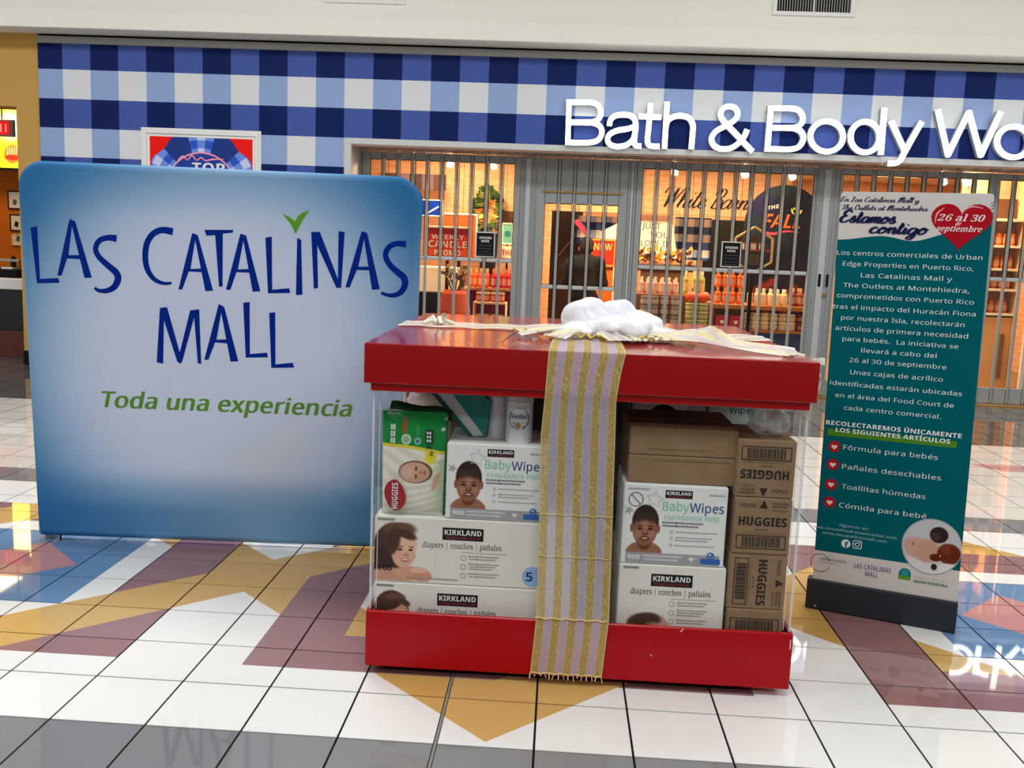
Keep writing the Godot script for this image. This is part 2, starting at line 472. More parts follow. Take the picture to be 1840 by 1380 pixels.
func hand_mesh(s: String, x0: float, x1: float, base: float, xh: float, weight: float, slant: float, z: float, thick := 0.0) -> MB:
	var total := 0.0
	for ch in s:
		var e: PackedStringArray = HAND[ch].split(";")
		total += e[e.size() - 1].to_float()
	var k := (x1 - x0 - slant * xh) / total
	var mb := MB.new()
	var pen := 0.0
	for ch in s:
		var e: PackedStringArray = HAND[ch].split(";")
		for i in e.size() - 1:
			var p := smooth(points(e[i]), 4)
			var q := PackedVector2Array(); var w := PackedFloat32Array()
			for a in p:
				a *= 1000.0
				var y := a.y * xh
				q.append(Vector2(x0 + (pen + a.x) * k + slant * y, base + y))
			for j in q.size():
				var d := (q[mini(j + 1, q.size() - 1)] - q[maxi(j - 1, 0)]).normalized()
				w.append(weight * xh * (0.36 + 0.8 * absf(d.y) * (1.0 if d.y < 0.1 else 0.55)))
			mb.ribbon(q, w, z - thick, z)
		pen += e[e.size() - 1].to_float()
	return mb

# ------------------------------------------------------------------ bodies: smooth union of tapered capsules, meshed as surface nets
func body_mesh(caps: Array, cell: float, blend: float, grow := 0.0) -> MB:
	var lo := Vector3.ONE * 1e9; var hi := -lo
	for c in caps:
		for k in 2:
			var r: float = c[2 + k] + grow + cell * 2.0
			lo = lo.min(c[k] - Vector3.ONE * r); hi = hi.max(c[k] + Vector3.ONE * r)
	var nx := int((hi.x - lo.x) / cell) + 2; var ny := int((hi.y - lo.y) / cell) + 2; var nz := int((hi.z - lo.z) / cell) + 2
	var f := PackedFloat32Array(); f.resize(nx * ny * nz); f.fill(1.0)
	for c in caps:
		var a: Vector3 = c[0]; var b: Vector3 = c[1]
		var ra: float = c[2] + grow; var rb: float = c[3] + grow
		var ab := b - a; var ll := maxf(ab.length_squared(), 1e-9)
		var pad := maxf(ra, rb) + blend + cell * 2.0
		var l := ((a.min(b) - Vector3.ONE * pad - lo) / cell).max(Vector3.ZERO)
		var h := (a.max(b) + Vector3.ONE * pad - lo) / cell
		for z in range(int(l.z), mini(nz, int(h.z) + 1)):
			for y in range(int(l.y), mini(ny, int(h.y) + 1)):
				var at := (z * ny + y) * nx
				for x in range(int(l.x), mini(nx, int(h.x) + 1)):
					var p := lo + Vector3(x, y, z) * cell
					var t := clampf((p - a).dot(ab) / ll, 0.0, 1.0)
					var d := p.distance_to(a + ab * t) - lerpf(ra, rb, t)
					var o := f[at + x]
					var hh := maxf(blend - absf(d - o), 0.0) / blend
					f[at + x] = minf(d, o) - hh * hh * blend * 0.25
	var ids := {}
	var vs: Array[Vector3] = []
	var off := [Vector3i(0, 0, 0), Vector3i(1, 0, 0), Vector3i(0, 1, 0), Vector3i(1, 1, 0), Vector3i(0, 0, 1), Vector3i(1, 0, 1), Vector3i(0, 1, 1), Vector3i(1, 1, 1)]
	var edges := [[0, 1], [2, 3], [4, 5], [6, 7], [0, 2], [1, 3], [4, 6], [5, 7], [0, 4], [1, 5], [2, 6], [3, 7]]
	for z in nz - 1:
		for y in ny - 1:
			for x in nx - 1:
				var q := []
				var inside := 0
				for o in off:
					var d := f[((z + o.z) * ny + y + o.y) * nx + x + o.x]
					q.append(d)
					inside += 1 if d < 0 else 0
				if inside == 0 or inside == 8: continue
				var s := Vector3.ZERO; var k := 0
				for e in edges:
					var da: float = q[e[0]]; var db: float = q[e[1]]
					if (da < 0) != (db < 0):
						s += Vector3(off[e[0]]).lerp(Vector3(off[e[1]]), da / (da - db)); k += 1
				ids[(z * ny + y) * nx + x] = vs.size()
				vs.append(lo + (Vector3(x, y, z) + s / k) * cell)
	var grad := func(p: Vector3) -> Vector3:
		var g := (p - lo) / cell
		var i := clampi(int(g.x), 1, nx - 3); var j := clampi(int(g.y), 1, ny - 3); var k := clampi(int(g.z), 1, nz - 3)
		var at := (k * ny + j) * nx + i
		return (Vector3(f[at + 1] + f[at + 2] - f[at - 1] - f[at], f[at + nx] + f[at + 2 * nx] - f[at - nx] - f[at], f[at + nx * ny] + f[at + 2 * nx * ny] - f[at - nx * ny] - f[at])).normalized()
	var mb := MB.new()
	var step := [1, nx, nx * ny]
	for z in range(1, nz - 1):
		for y in range(1, ny - 1):
			for x in range(1, nx - 1):
				var at := (z * ny + y) * nx + x
				for ax in 3:
					var d0 := f[at]; var d1: float = f[at + step[ax]]
					if (d0 < 0) == (d1 < 0): continue
					var u: int = step[(ax + 1) % 3]; var w: int = step[(ax + 2) % 3]
					var c := [at - u - w, at - w, at, at - u]
					if not (ids.has(c[0]) and ids.has(c[1]) and ids.has(c[2]) and ids.has(c[3])): continue
					if d0 >= 0: c.reverse()
					var p := []
					for e in c: p.append(vs[ids[e]])
					for o in [[0, 2, 1], [0, 3, 2]]:
						for k in o: mb.put(p[k], grad.call(p[k]), Vector2.ZERO)
	return mb

# ------------------------------------------------------------------ the scene
func _ready() -> void:
	rng.seed = 4
	# camera
	var cam := Camera3D.new()
	cam.name = "camera"
	cam.basis = Basis(Vector3.UP, 0.0467) * Basis(Vector3.RIGHT, -0.1428) * Basis(Vector3.BACK, 0.0402)
	cam.position = Vector3(0, 1.5237, 0)
	cam.fov = rad_to_deg(2.0 * atan(690.0 / 1700.5))
	cam.near = 0.05; cam.far = 60.0
	add_child(cam)
	# air and exposure
	var we := WorldEnvironment.new()
	we.name = "world"
	var e := Environment.new()
	e.background_mode = Environment.BG_COLOR
	e.background_color = Color(0.05, 0.05, 0.05)
	e.tonemap_mode = Environment.TONE_MAPPER_LINEAR
	e.tonemap_exposure = 1.0
	e.sdfgi_enabled = true; e.ssao_enabled = true; e.ssil_enabled = true
	we.environment = e
	add_child(we)
	# ceiling lamps of the concourse (all above the frame)
	var lamp_glow := glow("#fffaf0", 1.2)
	for p in [[-7.5, -6.2], [-2.5, -6.2], [2.5, -6.2], [7.5, -6.2], [-6.0, -0.5], [0.0, -0.5], [6.0, -0.5], [-4.0, 4.0], [4.0, 4.0]]:
		var t := thing("ceiling_light", "long flat panel lamp in the concourse ceiling", "lamp", Vector3(p[0], 5.58, p[1]), 0.0, "concourse ceiling lamps")
		obj("housing", MB.new().box(Vector3(0, 0, 0), Vector3(2.7, 0.04, 1.3), 0.01), M_get("white_paint"), t)
		obj("diffuser", MB.new().box(Vector3(0, -0.025, 0), Vector3(2.5, 0.012, 1.1), 0.0), lamp_glow, t)
		area(t, Vector3(0, -0.04, 0), Vector2(2.5, 1.1), Color(0.98, 0.99, 1.0), LAMP_POWER)
	materials()
	shell()
	floor_tiles()
	store_front()
	store_gate()
	shop_inside()
	food_court()
	banner()
	teal_sign()
	gift_box()

const LAMP_POWER := 13.0

func area(parent: Node3D, at: Vector3, size: Vector2, c: Color, power: float, aim := Vector3(-PI / 2, 0, 0)) -> void:
	var a := AreaLight3D.new()
	a.name = "light"
	a.area_size = size; a.light_color = c; a.light_energy = power
	a.position = at; a.rotation = aim
	a.area_range = 40.0; a.area_attenuation = 2.0
	a.shadow_enabled = true
	parent.add_child(a, true)

func M_get(k: String) -> StandardMaterial3D:
	if not M.has(k):
		match k:
			"white_paint": M[k] = mat("#dcdcd6", 0.7)
			_: M[k] = mat("#808080", 0.6)
	return M[k]

func materials() -> void:
	M.beam = mat("#e9e8dd", 0.75)
	M.beam.normal_enabled = true; M.beam.normal_texture = noise_map(0.06, 1.0); M.beam.normal_scale = 0.05; M.beam.uv1_triplanar = true; M.beam.uv1_scale = Vector3.ONE * 0.8
	M.dark = mat("#0b0b0b", 0.9)
	M.black = mat("#111112", 0.6)
	M.trim_gray = mat("#9a9a96", 0.45, 0.2)
	M.frame_gray = mat("#c9cbc9", 0.4, 0.1)
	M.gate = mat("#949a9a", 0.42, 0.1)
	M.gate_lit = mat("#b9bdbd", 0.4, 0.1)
	M.pane = mat("#ffffff", 0.03)
	M.pane.metallic_specular = 0.3; M.pane.albedo_color = Color(1, 1, 1, 0.0); M.pane.transparency = BaseMaterial3D.TRANSPARENCY_ALPHA
	M.acrylic = M.pane.duplicate(); M.acrylic.metallic_specular = 0.28
	M.brass = mat("#c79a54", 0.3, 0.8)
	M.wood = mat("#e2c2ac", 0.55)
	M.wood.albedo_texture = tone_map(0.03, Color("#d8b48c"), Color("#f4e2c8")); M.wood.uv1_triplanar = true; M.wood.uv1_scale = Vector3(0.4, 3.0, 0.4)
	M.dark_wood = mat("#5b3a26", 0.5)
	M.yellow_wall = mat("#bf9650", 0.75)
	M.orange_wall = mat("#c8701c", 0.7)
	M.red = mat("#9c0006", 0.35, 0.0, 0.4)
	M.red_paint = mat("#aa000c", 0.25, 0.0, 0.33)
	M.white = mat("#e6e6e2", 0.5)
	M.navy = mat("#06298a", 0.7, 0.0, 0.15)
	M.tick = mat("#5fa028", 0.6)
	M.slogan = mat("#5a9030", 0.6)
	M.ink = mat("#1a1a1c", 0.6)
	M.ink_gray = mat("#5c6064", 0.6)
	M.card = mat("#8f785e", 0.8)
	M.card.albedo_texture = tone_map(0.02, Color("#f2e6d4"), Color("#ffffff")); M.card.uv1_triplanar = true; M.card.uv1_scale = Vector3.ONE * 2.0
	M.cream = mat("#e2d8b4", 0.6)
	M.leaf = mat("#3d5a26", 0.6)

# ------------------------------------------------------------------ room shell
func shell() -> void:
	# outer shell of the concourse, all with thickness
	struct("ceiling", MB.new().span(-11, 11, 5.6, 5.8, -16.2, 7), M.white)
	struct("wall_rear", MB.new().span(-11, 11, -0.2, 5.8, 7, 7.2), mat("#8f8a82", 0.8))
	struct("wall_left", MB.new().span(-11.2, -11, -0.2, 5.8, -16.2, 7.2), M.white)
	struct("wall_right", MB.new().span(11, 11.2, -0.2, 5.8, -16.2, 7.2), M.white)
	struct("wall_back", MB.new().span(-11.2, 11.2, -0.2, 5.8, -16.4, -16.2), M.white)
	# bulkhead over the shops: lower band stands proud of the upper face
	struct("trim_1", MB.new().span(-11, 11, 3.6, 3.79, -11.2, -10.0, 0.006), M.beam)
	var up := Node3D.new()
	up.name = "wall_upper"
	up.set_meta("kind", "structure")
	add_child(up)
	# the upper face is made round the two air vents
	var xs := [-11.0, -2.52, -1.755, 2.023, 2.78, 11.0]
	for k in 5:
		var b := MB.new()
		if k % 2 == 0: b.span(xs[k], xs[k + 1], 3.79, 5.6, -10.3, -10.06)
		else:
			b.span(xs[k], xs[k + 1], 3.79, 3.97, -10.3, -10.06)
			b.span(xs[k], xs[k + 1], 4.22, 5.6, -10.3, -10.06)
		obj("panel", b, M.beam, up)
	for k in 2:
		var x0: float = [-2.52, 2.023][k]; var x1: float = [-1.755, 2.78][k]
		var t := thing("air_vent", ["white framed air vent above the checked wall, left of the lit sign", "white framed air vent with upright fins above the lit letters of the sign"][k], "vent", Vector3((x0 + x1) / 2, 4.095, -10.06))
		var w := (x1 - x0) / 2
		var f := MB.new()
		f.span(-w - 0.03, w + 0.03, -0.155, -0.115, -0.01, 0.018, 0.004)
		f.span(-w - 0.03, w + 0.03, 0.115, 0.155, -0.01, 0.018, 0.004)
		f.span(-w - 0.03, -w + 0.015, -0.115, 0.115, -0.01, 0.018, 0.004)
		f.span(w - 0.015, w + 0.03, -0.115, 0.115, -0.01, 0.018, 0.004)
		obj("frame", f, M.white, t)
		obj("mullion", MB.new().span(-0.006, 0.006, -0.115, 0.115, -0.03, 0.012), M.white, t)
		obj("duct", MB.new().span(-w, w, -0.12, 0.12, -0.2, -0.19), M.dark, t)
		var fins := int(w * 2 / 0.026)
		for i in fins:
			obj("fin", MB.new().box(Vector3(-w + 0.026 * (i + 0.5), 0, -0.02), Vector3(0.007, 0.23, 0.035)), M.trim_gray, t)
	# dark slot and gray head trim above the checked wall
	struct("trim_2", MB.new().span(-5.73, 9, 3.5, 3.575, -10.33, -10.285, 0.005), M.trim_gray)
	struct("trim_3", MB.new().span(-5.73, 9, 3.575, 3.6, -10.4, -10.33), M.dark)

# ------------------------------------------------------------------ floor
func floor_layers() -> Array:
	var out := []
	var rect := func(c: String, a: float, b: float, d: float, e: float): out.append([c, PackedVector2Array([Vector2(a, d), Vector2(b, d), Vector2(b, e), Vector2(a, e)])])
	var band := func(a: float, b: float, rising: bool):
		# a diagonal yellow band between the columns a and b, from row 0 to row 9
		if rising: out.append(["ochre", PackedVector2Array([Vector2(a, 0.1), Vector2(a + 0.0, 1.5), Vector2(b, 8.9), Vector2(b, 7.5)])])
		else: out.append(["ochre", PackedVector2Array([Vector2(b, 0.1), Vector2(b, 1.5), Vector2(a, 8.9), Vector2(a, 7.5)])])
	# the falling bands run under the brown frames, the rising ones over them
	for h in range(-1, 4):
		var a := -2.0 + 7.5 * (h - 0)
		band.call(a, a + 7.5, false)
	for p in range(-1, 2):
		for q in [[-5.0, 1.0], [2.5, 8.5]]:
			var a: float = q[0] + 15.0 * p; var b: float = q[1] + 15.0 * p
			rect.call("maroon", a, b, 1.5, 2.5); rect.call("maroon", a, b, 6.5, 7.5)
			rect.call("maroon", a, a + 1, 1.5, 7.5); rect.call("maroon", b - 1, b, 1.5, 7.5)
	for h in range(-1, 4):
		var a := -2.0 + 7.5 * (h - 0)
		band.call(a, a + 7.5, true)
	for p in range(-1, 2):
		var c := -2.0 + 15.0 * p
		rect.call("blue", c - 1.5, c + 1.5, 3, 6)
		out.append(["pink", PackedVector2Array([Vector2(c - 0.95, 4.5), Vector2(c, 3.55), Vector2(c + 0.95, 4.5), Vector2(c, 5.45)])])
	# a pink wedge in the plain field further back
	out.append(["pink", PackedVector2Array([Vector2(17.2, 14.6), Vector2(18.75, 14.6), Vector2(18.0, 15.4), Vector2(16.6, 15.4)])])
	return out

func floor_tiles() -> void:
	var fl := Node3D.new()
	fl.name = "floor"
	fl.set_meta("kind", "structure")
	add_child(fl)
	obj("grout_bed", MB.new().span(-11, 11, -0.2, -0.003, -16.2, 7), mat("#151413", 0.8), fl)
	var tint := {"white": "#f0efea", "ochre": "#d3a85e", "maroon": "#956d6c", "blue": "#6489b2", "pink": "#c58c8b", "gray": "#807f80", "beige": "#d9d3ca", "dark": "#5c5956"}
	var mats := {}
	for k in tint:
		for s in 3:
			var m := mat(tint[k], 0.025)
			m.albedo_color = m.albedo_color.lightened(0.03 * s) if s else m.albedo_color
			m.metallic_specular = 0.55
			mats[k + str(s)] = m
	var layers := floor_layers()
	var plain := {}
	var far := {}
	var g := 0.012
	for j in range(-14, 45):
		var zf := (j + 1 + TILE_Z) * TILE
		# the tiles in view are parts of the floor; those beside and beyond are one mass
		var seen0 := int(floor(TILE_X - zf * 0.62 / TILE)); var seen1 := int(ceil(TILE_X + zf * 0.50 / TILE))
		var i0 := int(TILE_X - 10.9 / TILE); var i1 := int(TILE_X + 10.9 / TILE)
		if zf > 10.9:
			i1 = -1 + int(TILE_X - 5.0 / TILE)
		for i in range(i0, i1):
			var base := "white"
			if j < 0 or j == 9: base = "gray"
			elif j >= 18: base = "dark"
			elif j > 9: base = "beige"
			var gl := g + (0.012 if i == 5 else 0.0); var gr := g + (0.012 if i == 4 else 0.0)
			var cell := PackedVector2Array([Vector2(i + gl, j + g), Vector2(i + 1 - gr, j + g), Vector2(i + 1 - gr, j + 1 - g), Vector2(i + gl, j + 1 - g)])
			var pieces := [[base, cell]]
			if (j >= 0 and j < 9) or j > 13 and j < 17:
				for l in layers:
					var cut := Geometry2D.intersect_polygons(cell, l[1])
					if cut.is_empty(): continue
					var left := []
					for p in pieces:
						for r in Geometry2D.clip_polygons(p[1], l[1]): left.append([p[0], r])
					for r in cut: left.append([l[0], r])
					pieces = left
			var s := str((i * 7 + j * 13 + i * j) % 3 if (i * 7 + j * 13 + i * j) >= 0 else 0)
			if j >= -2 and j < 14 and i >= seen0 and i < seen1:
				var o := MeshInstance3D.new()
				o.name = "tile"
				var key := base + s
				if pieces.size() == 1 and pieces[0][0] == base and i != 4 and i != 5:
					if not plain.has(key):
						plain[key] = tile_mesh([[base, PackedVector2Array([Vector2(g, g), Vector2(1 - g, g), Vector2(1 - g, 1 - g), Vector2(g, 1 - g)])]], Vector2.ZERO, mats, s)
					o.mesh = plain[key]
				else:
					o.mesh = tile_mesh(pieces, Vector2(i, j), mats, s)
				o.position = Vector3((i - TILE_X) * TILE, 0, -(j + TILE_Z) * TILE)
				fl.add_child(o, true)
			else:
				for p in pieces:
					var key: String = p[0] + s
					if not far.has(key): far[key] = MB.new()
					top_face(far[key], p[1], Vector2(TILE_X, -TILE_Z))
	var am := ArrayMesh.new()
	for k in far: far[k].mesh(mats[k], am)
	var rest := MeshInstance3D.new()
	rest.name = "far_tiles"
	rest.mesh = am
	rest.set_meta("kind", "stuff")
	fl.add_child(rest)
	obj("expansion_joint", MB.new().span((5 - TILE_X) * TILE - 0.0045, (5 - TILE_X) * TILE + 0.0045, -0.004, -0.001, -5.4, -1.5), mat("#8a8780", 0.7), fl)

func top_face(b: MB, p: PackedVector2Array, o: Vector2) -> void:
	var idx := Geometry2D.triangulate_polygon(p)
	for i in range(0, idx.size(), 3):
		var q := []
		for k in 3: q.append(Vector3((p[idx[i + k]].x - o.x) * TILE, 0, -(p[idx[i + k]].y - o.y) * TILE))
		if (q[1] - q[0]).cross(q[2] - q[0]).y > 0: b.tri(q[0], q[1], q[2])
		else: b.tri(q[0], q[2], q[1])

func tile_mesh(pieces: Array, o: Vector2, mats: Dictionary, s: String) -> ArrayMesh:
	var by := {}
	for p in pieces:
		if not by.has(p[0]): by[p[0]] = MB.new()
		var b: MB = by[p[0]]
		top_face(b, p[1], o)
		var pts: PackedVector2Array = p[1]
		if Geometry2D.is_polygon_clockwise(pts):
			pts = pts.duplicate(); pts.reverse()
		for i in pts.size():
			var c := (pts[i] - o) * TILE; var d := (pts[(i + 1) % pts.size()] - o) * TILE
			b.quad(Vector3(c.x, -0.004, -c.y), Vector3(d.x, -0.004, -d.y), Vector3(d.x, 0, -d.y), Vector3(c.x, 0, -c.y))
	var am := ArrayMesh.new()
	for k in by: by[k].mesh(mats[k + s], am)
	return am

# ------------------------------------------------------------------ shop front
func store_front() -> void:
	# printed check, one square 0.307 m
	var im := canvas(64, 64, Color.WHITE)
	var cols := {"dd": Color("#001a56"), "ld": Color("#4458a0"), "dl": Color("#8fa5d2"), "ll": Color("#d5dadb")}
	for y in 64:
		for x in 64:
			im.set_pixel(x, y, cols[("d" if x < 32 else "l") + ("d" if y < 32 else "l")])
	var m := pic(im, 0.6)
	m.texture_filter = BaseMaterial3D.TEXTURE_FILTER_NEAREST
	m.uv1_triplanar = true; m.uv1_triplanar_sharpness = 40.0
	var s := 1.0 / 0.614
	m.uv1_scale = Vector3(s, s, s)
	m.uv1_world_triplanar = true
	m.uv1_offset = Vector3(fposmod(2.697 * s, 1.0), fposmod(-2.926 * s, 1.0), 0)
	M.gingham = m
	M.gingham_small = m.duplicate()
	M.gingham_small.uv1_scale = Vector3.ONE / 0.22
	M.gingham_small.albedo_color = Color(1, 1, 1)
	# wall with the shop opening and the end by the food court
	var w := MB.new()
	w.span(-5.73, -2.38, 0, 3.5, -10.78, -10.3)
	w.span(-2.38, 9.0, 2.62, 3.5, -10.55, -10.3)
	struct("wall_front", w, m)
	var fr := MB.new()
	fr.span(-2.38, 9.0, 2.555, 2.62, -10.8, -10.285, 0.004)
	fr.span(-2.38, -2.305, 0, 2.555, -10.8, -10.285, 0.004)
	struct("trim_4", fr, M.frame_gray)
	struct("trim_5", MB.new().span(-2.305, 9.0, 2.535, 2.555, -10.76, -10.29), mat("#b08c78", 0.2, 0.5))
	struct("trim_6", MB.new().span(-2.3, 9.0, 0, 0.012, -10.82, -10.55), M.brass)
	# gap closers above the shop
	struct("wall_header", MB.new().span(-5.73, 9.0, 2.62, 5.6, -10.95, -10.8), M.dark)
	# lit letters
	var sign := thing("store_sign", "glowing white letters reading Bath & Body Works on the checked wall", "sign", Vector3(0, 0, -10.3))
	var lit := glow("#ffffff", 3.8)
	var back := mat("#9aa0a8", 0.5)
	for k in SIGN_STROKES:
		var b := MB.new()
		var rim := MB.new()
		for part in SIGN_STROKES[k].split("|"):
			var kind: String = part.substr(0, 1)
			var p := points(part.substr(2))
			if kind == "D":
				b.disc(p[0], 0.027, 0.08, 0.1)
				rim.disc(p[0], 0.026, 0.012, 0.08)
				continue
			var closed := kind == "O"
			if kind != "L": p = smooth(p, 4)
			var ws := PackedFloat32Array(); ws.resize(p.size()); ws.fill(0.054)
			b.ribbon(p, ws, 0.08, 0.1, closed)
			ws.fill(0.052)
			rim.ribbon(p, ws, 0.012, 0.08, closed)
		var letter := obj("letter", b, lit, sign)
		obj("return", rim, back, letter)
	for x in [0.9, 2.7, 4.6]:
		area(sign, Vector3(x, 2.86, 0.14), Vector2(1.5, 0.35), Color(1, 1, 1), 0.12, Vector3(0, PI, 0))
	# framed rosette poster left of the opening
	var t := thing("framed_poster", "white framed poster of a blue checked rosette on red, above the blue banner", "poster", Vector3(-3.945, 1.4, -10.3))
	var f := MB.new()
	for k in 2:
		var d: float = [0.0, 0.03][k]; var h: float = [0.012, 0.02][k]
		f.span(-0.66 + d, 0.66 - d, 1.255 - d - 0.03, 1.255 - d, 0, h, 0.003)
		f.span(-0.66 + d, 0.66 - d, 0 + d, d + 0.03, 0, h, 0.003)
		f.span(-0.66 + d, -0.63 + d, d + 0.03, 1.225 - d, 0, h, 0.003)
		f.span(0.63 - d, 0.66 - d, d + 0.03, 1.225 - d, 0, h, 0.003)
	f.span(-0.6, 0.6, 0.06, 1.195, 0, 0.006)
	obj("frame", f, M.white, t)
	obj("print", MB.new().quad_at(-0.565, 0.565, 0.09, 1.165, 0.0075), rosette_picture(), t)
	obj("swash", MB.new().ribbon(smooth(PackedVector2Array([Vector2(-0.26, 0.915), Vector2(-0.2, 0.965), Vector2(-0.15, 0.925), Vector2(-0.1, 0.975), Vector2(-0.05, 0.925), Vector2(0.0, 0.955), Vector2(0.05, 0.925), Vector2(0.12, 0.94), Vector2(0.25, 0.945)]), 5), stretch_widths(PackedFloat32Array([0.008, 0.016, 0.008, 0.016, 0.01, 0.014, 0.012, 0.018, 0.006]), 41), 0.009, 0.009), mat("#ff9aa8", 0.6), t)
	words(t, "TOP", "bold", M.white, -0.1, 0.26, 0.79, 0.11, 0.009)

func rosette_picture() -> StandardMaterial3D:
	var im := canvas(256, 244, Color("#f01810"))
	for y in 244:
		for x in 256:
			var d := Vector2(x - 128, y - 122) / 136.0
			var r := d.length(); var a := d.angle()
			if r > 1.0 + 0.03 * cos(a * 12): continue
			var seg := int(floor((a + PI) / TAU * 12 + 0.5))
			var c: Color
			if seg % 2 == 0: c = Color("#223a86")
			else:
				var u := int(floor(r * 7)); var v := int(floor(((a + PI) / TAU * 12 + 0.5) * 3))
				c = [Color("#c4d0f2"), Color("#6d8ee0"), Color("#6d8ee0"), Color("#2f56c4")][(u % 2) * 2 + v % 2]
			if r < 0.64: c = Color("#24409a")
			if r > 0.62 and r < 0.65: c = Color("#f0a0b0")
			im.set_pixel(x, y, c)
	var m := pic(im, 0.35)
	return m

const GATE_Z := -10.76
const GATE_K := 10.76 / 10.6

# ------------------------------------------------------------------ folding gate of aluminium and clear panes
func gate_bay(label: String, x0: float, x1: float, n: int, sx0: float, sx1: float, ymid: float, ytop: float, gold := 0.0) -> void:
	# x0..x1 is the row of panes, sx0..sx1 the whole leaf with its side stiles
	var z := GATE_Z
	x0 *= GATE_K; x1 *= GATE_K; sx0 *= GATE_K; sx1 *= GATE_K
	ymid = 1.5237 + (ymid - 1.5237) * GATE_K; ytop = 1.5237 + (ytop - 1.5237) * GATE_K
	var t := thing("folding_gate", label, "gate", Vector3((sx0 + sx1) / 2, 0.012, z))
	var ox := -(sx0 + sx1) / 2
	var bar := 0.036
	var pitch := (x1 - x0 + bar) / n
	obj("side_stile", MB.new().span(sx0 + ox, x0 + ox, 0, 2.52, -0.022, 0.022, 0.006), M.gate, t)
	obj("side_stile", MB.new().span(x1 + ox, sx1 + ox, 0, 2.52, -0.022, 0.022, 0.006), M.gate, t)
	for k in range(1, n):
		var xc := x0 + pitch * k - bar / 2 + ox
		obj("bar", MB.new().box(Vector3(xc, 1.26, 0.003), Vector3(bar - 0.006, 2.52, 0.036), 0.008), M.gate, t)
	for k in n:
		var a := x0 + pitch * k + ox + 0.002; var b := a + pitch - bar - 0.004
		obj("header_panel", MB.new().span(a, b, ytop, 2.52, -0.012, 0.012, 0.004), M.gate, t)
		obj("base_panel", MB.new().span(a, b, 0, 0.175, -0.014, 0.014, 0.004), M.gate, t)
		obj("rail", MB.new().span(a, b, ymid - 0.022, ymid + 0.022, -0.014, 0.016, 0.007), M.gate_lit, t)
		obj("pane", MB.new().span(a, b, 0.175, ymid - 0.022, -0.002, 0.002), M.pane, t)
		obj("pane", MB.new().span(a, b, ymid + 0.022, ytop, -0.002, 0.002), M.pane, t)
		# dark rubber gasket round each upper pane
		var gk := MB.new()
		gk.span(a, b, ytop - 0.008, ytop, -0.006, 0.006); gk.span(a, a + 0.007, ymid + 0.022, ytop - 0.008, -0.006, 0.006); gk.span(b - 0.007, b, ymid + 0.022, ytop - 0.008, -0.006, 0.006)
		gk.span(a, b, ymid + 0.022, ymid + 0.028, -0.006, 0.006)
		obj("gasket", gk, M.black, t)
	obj("header_backing", MB.new().span(x0 + ox, x1 + ox, ytop + 0.004, 2.515, -0.02, -0.013), M.black, t)
	obj("base_backing", MB.new().span(x0 + ox, x1 + ox, 0.004, 0.17, -0.022, -0.015), M.black, t)
	if gold > 0.0:
		obj("brass_strip", MB.new().span(sx0 + ox + 0.05, sx1 + ox - 0.05, gold - 0.009, gold + 0.009, 0.022, 0.03, 0.002), M.brass, t)

func gate_post(label: String, x0: float, x1: float, locks := false) -> void:
	x0 *= GATE_K; x1 *= GATE_K
	var t := thing("gate_post", label, "post", Vector3((x0 + x1) / 2, 0.012, GATE_Z))
	var w := (x1 - x0) / 2
	obj("core", MB.new().span(-w, w, 0, 2.52, -0.05, 0.02, 0.006), M.gate, t)
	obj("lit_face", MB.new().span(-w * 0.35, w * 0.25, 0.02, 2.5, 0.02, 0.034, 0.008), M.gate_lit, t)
	for x in [-w * 0.78, w * 0.7]:
		obj("rib", MB.new().span(x - 0.012, x + 0.012, 0.02, 2.5, 0.018, 0.034, 0.006), M.gate, t)
	if locks:
		obj("finger_pull", MB.new().span(-0.03, 0.0, 1.22, 1.36, 0.03, 0.04, 0.004), M.black, t)
		obj("finger_pull", MB.new().span(0.058, 0.085, 1.22, 1.36, 0.03, 0.04, 0.004), M.black, t)
		obj("lock", MB.new().lathe(PackedVector2Array([Vector2(0, 0.012), Vector2(0.016, 0.012), Vector2(0.02, 0), Vector2(0.02, -0.01)]), Vector3.ZERO, 16).turned(Transform3D(Basis(Vector3.RIGHT, PI / 2), Vector3(0.05, 1.13, 0.04))), M.brass, t)

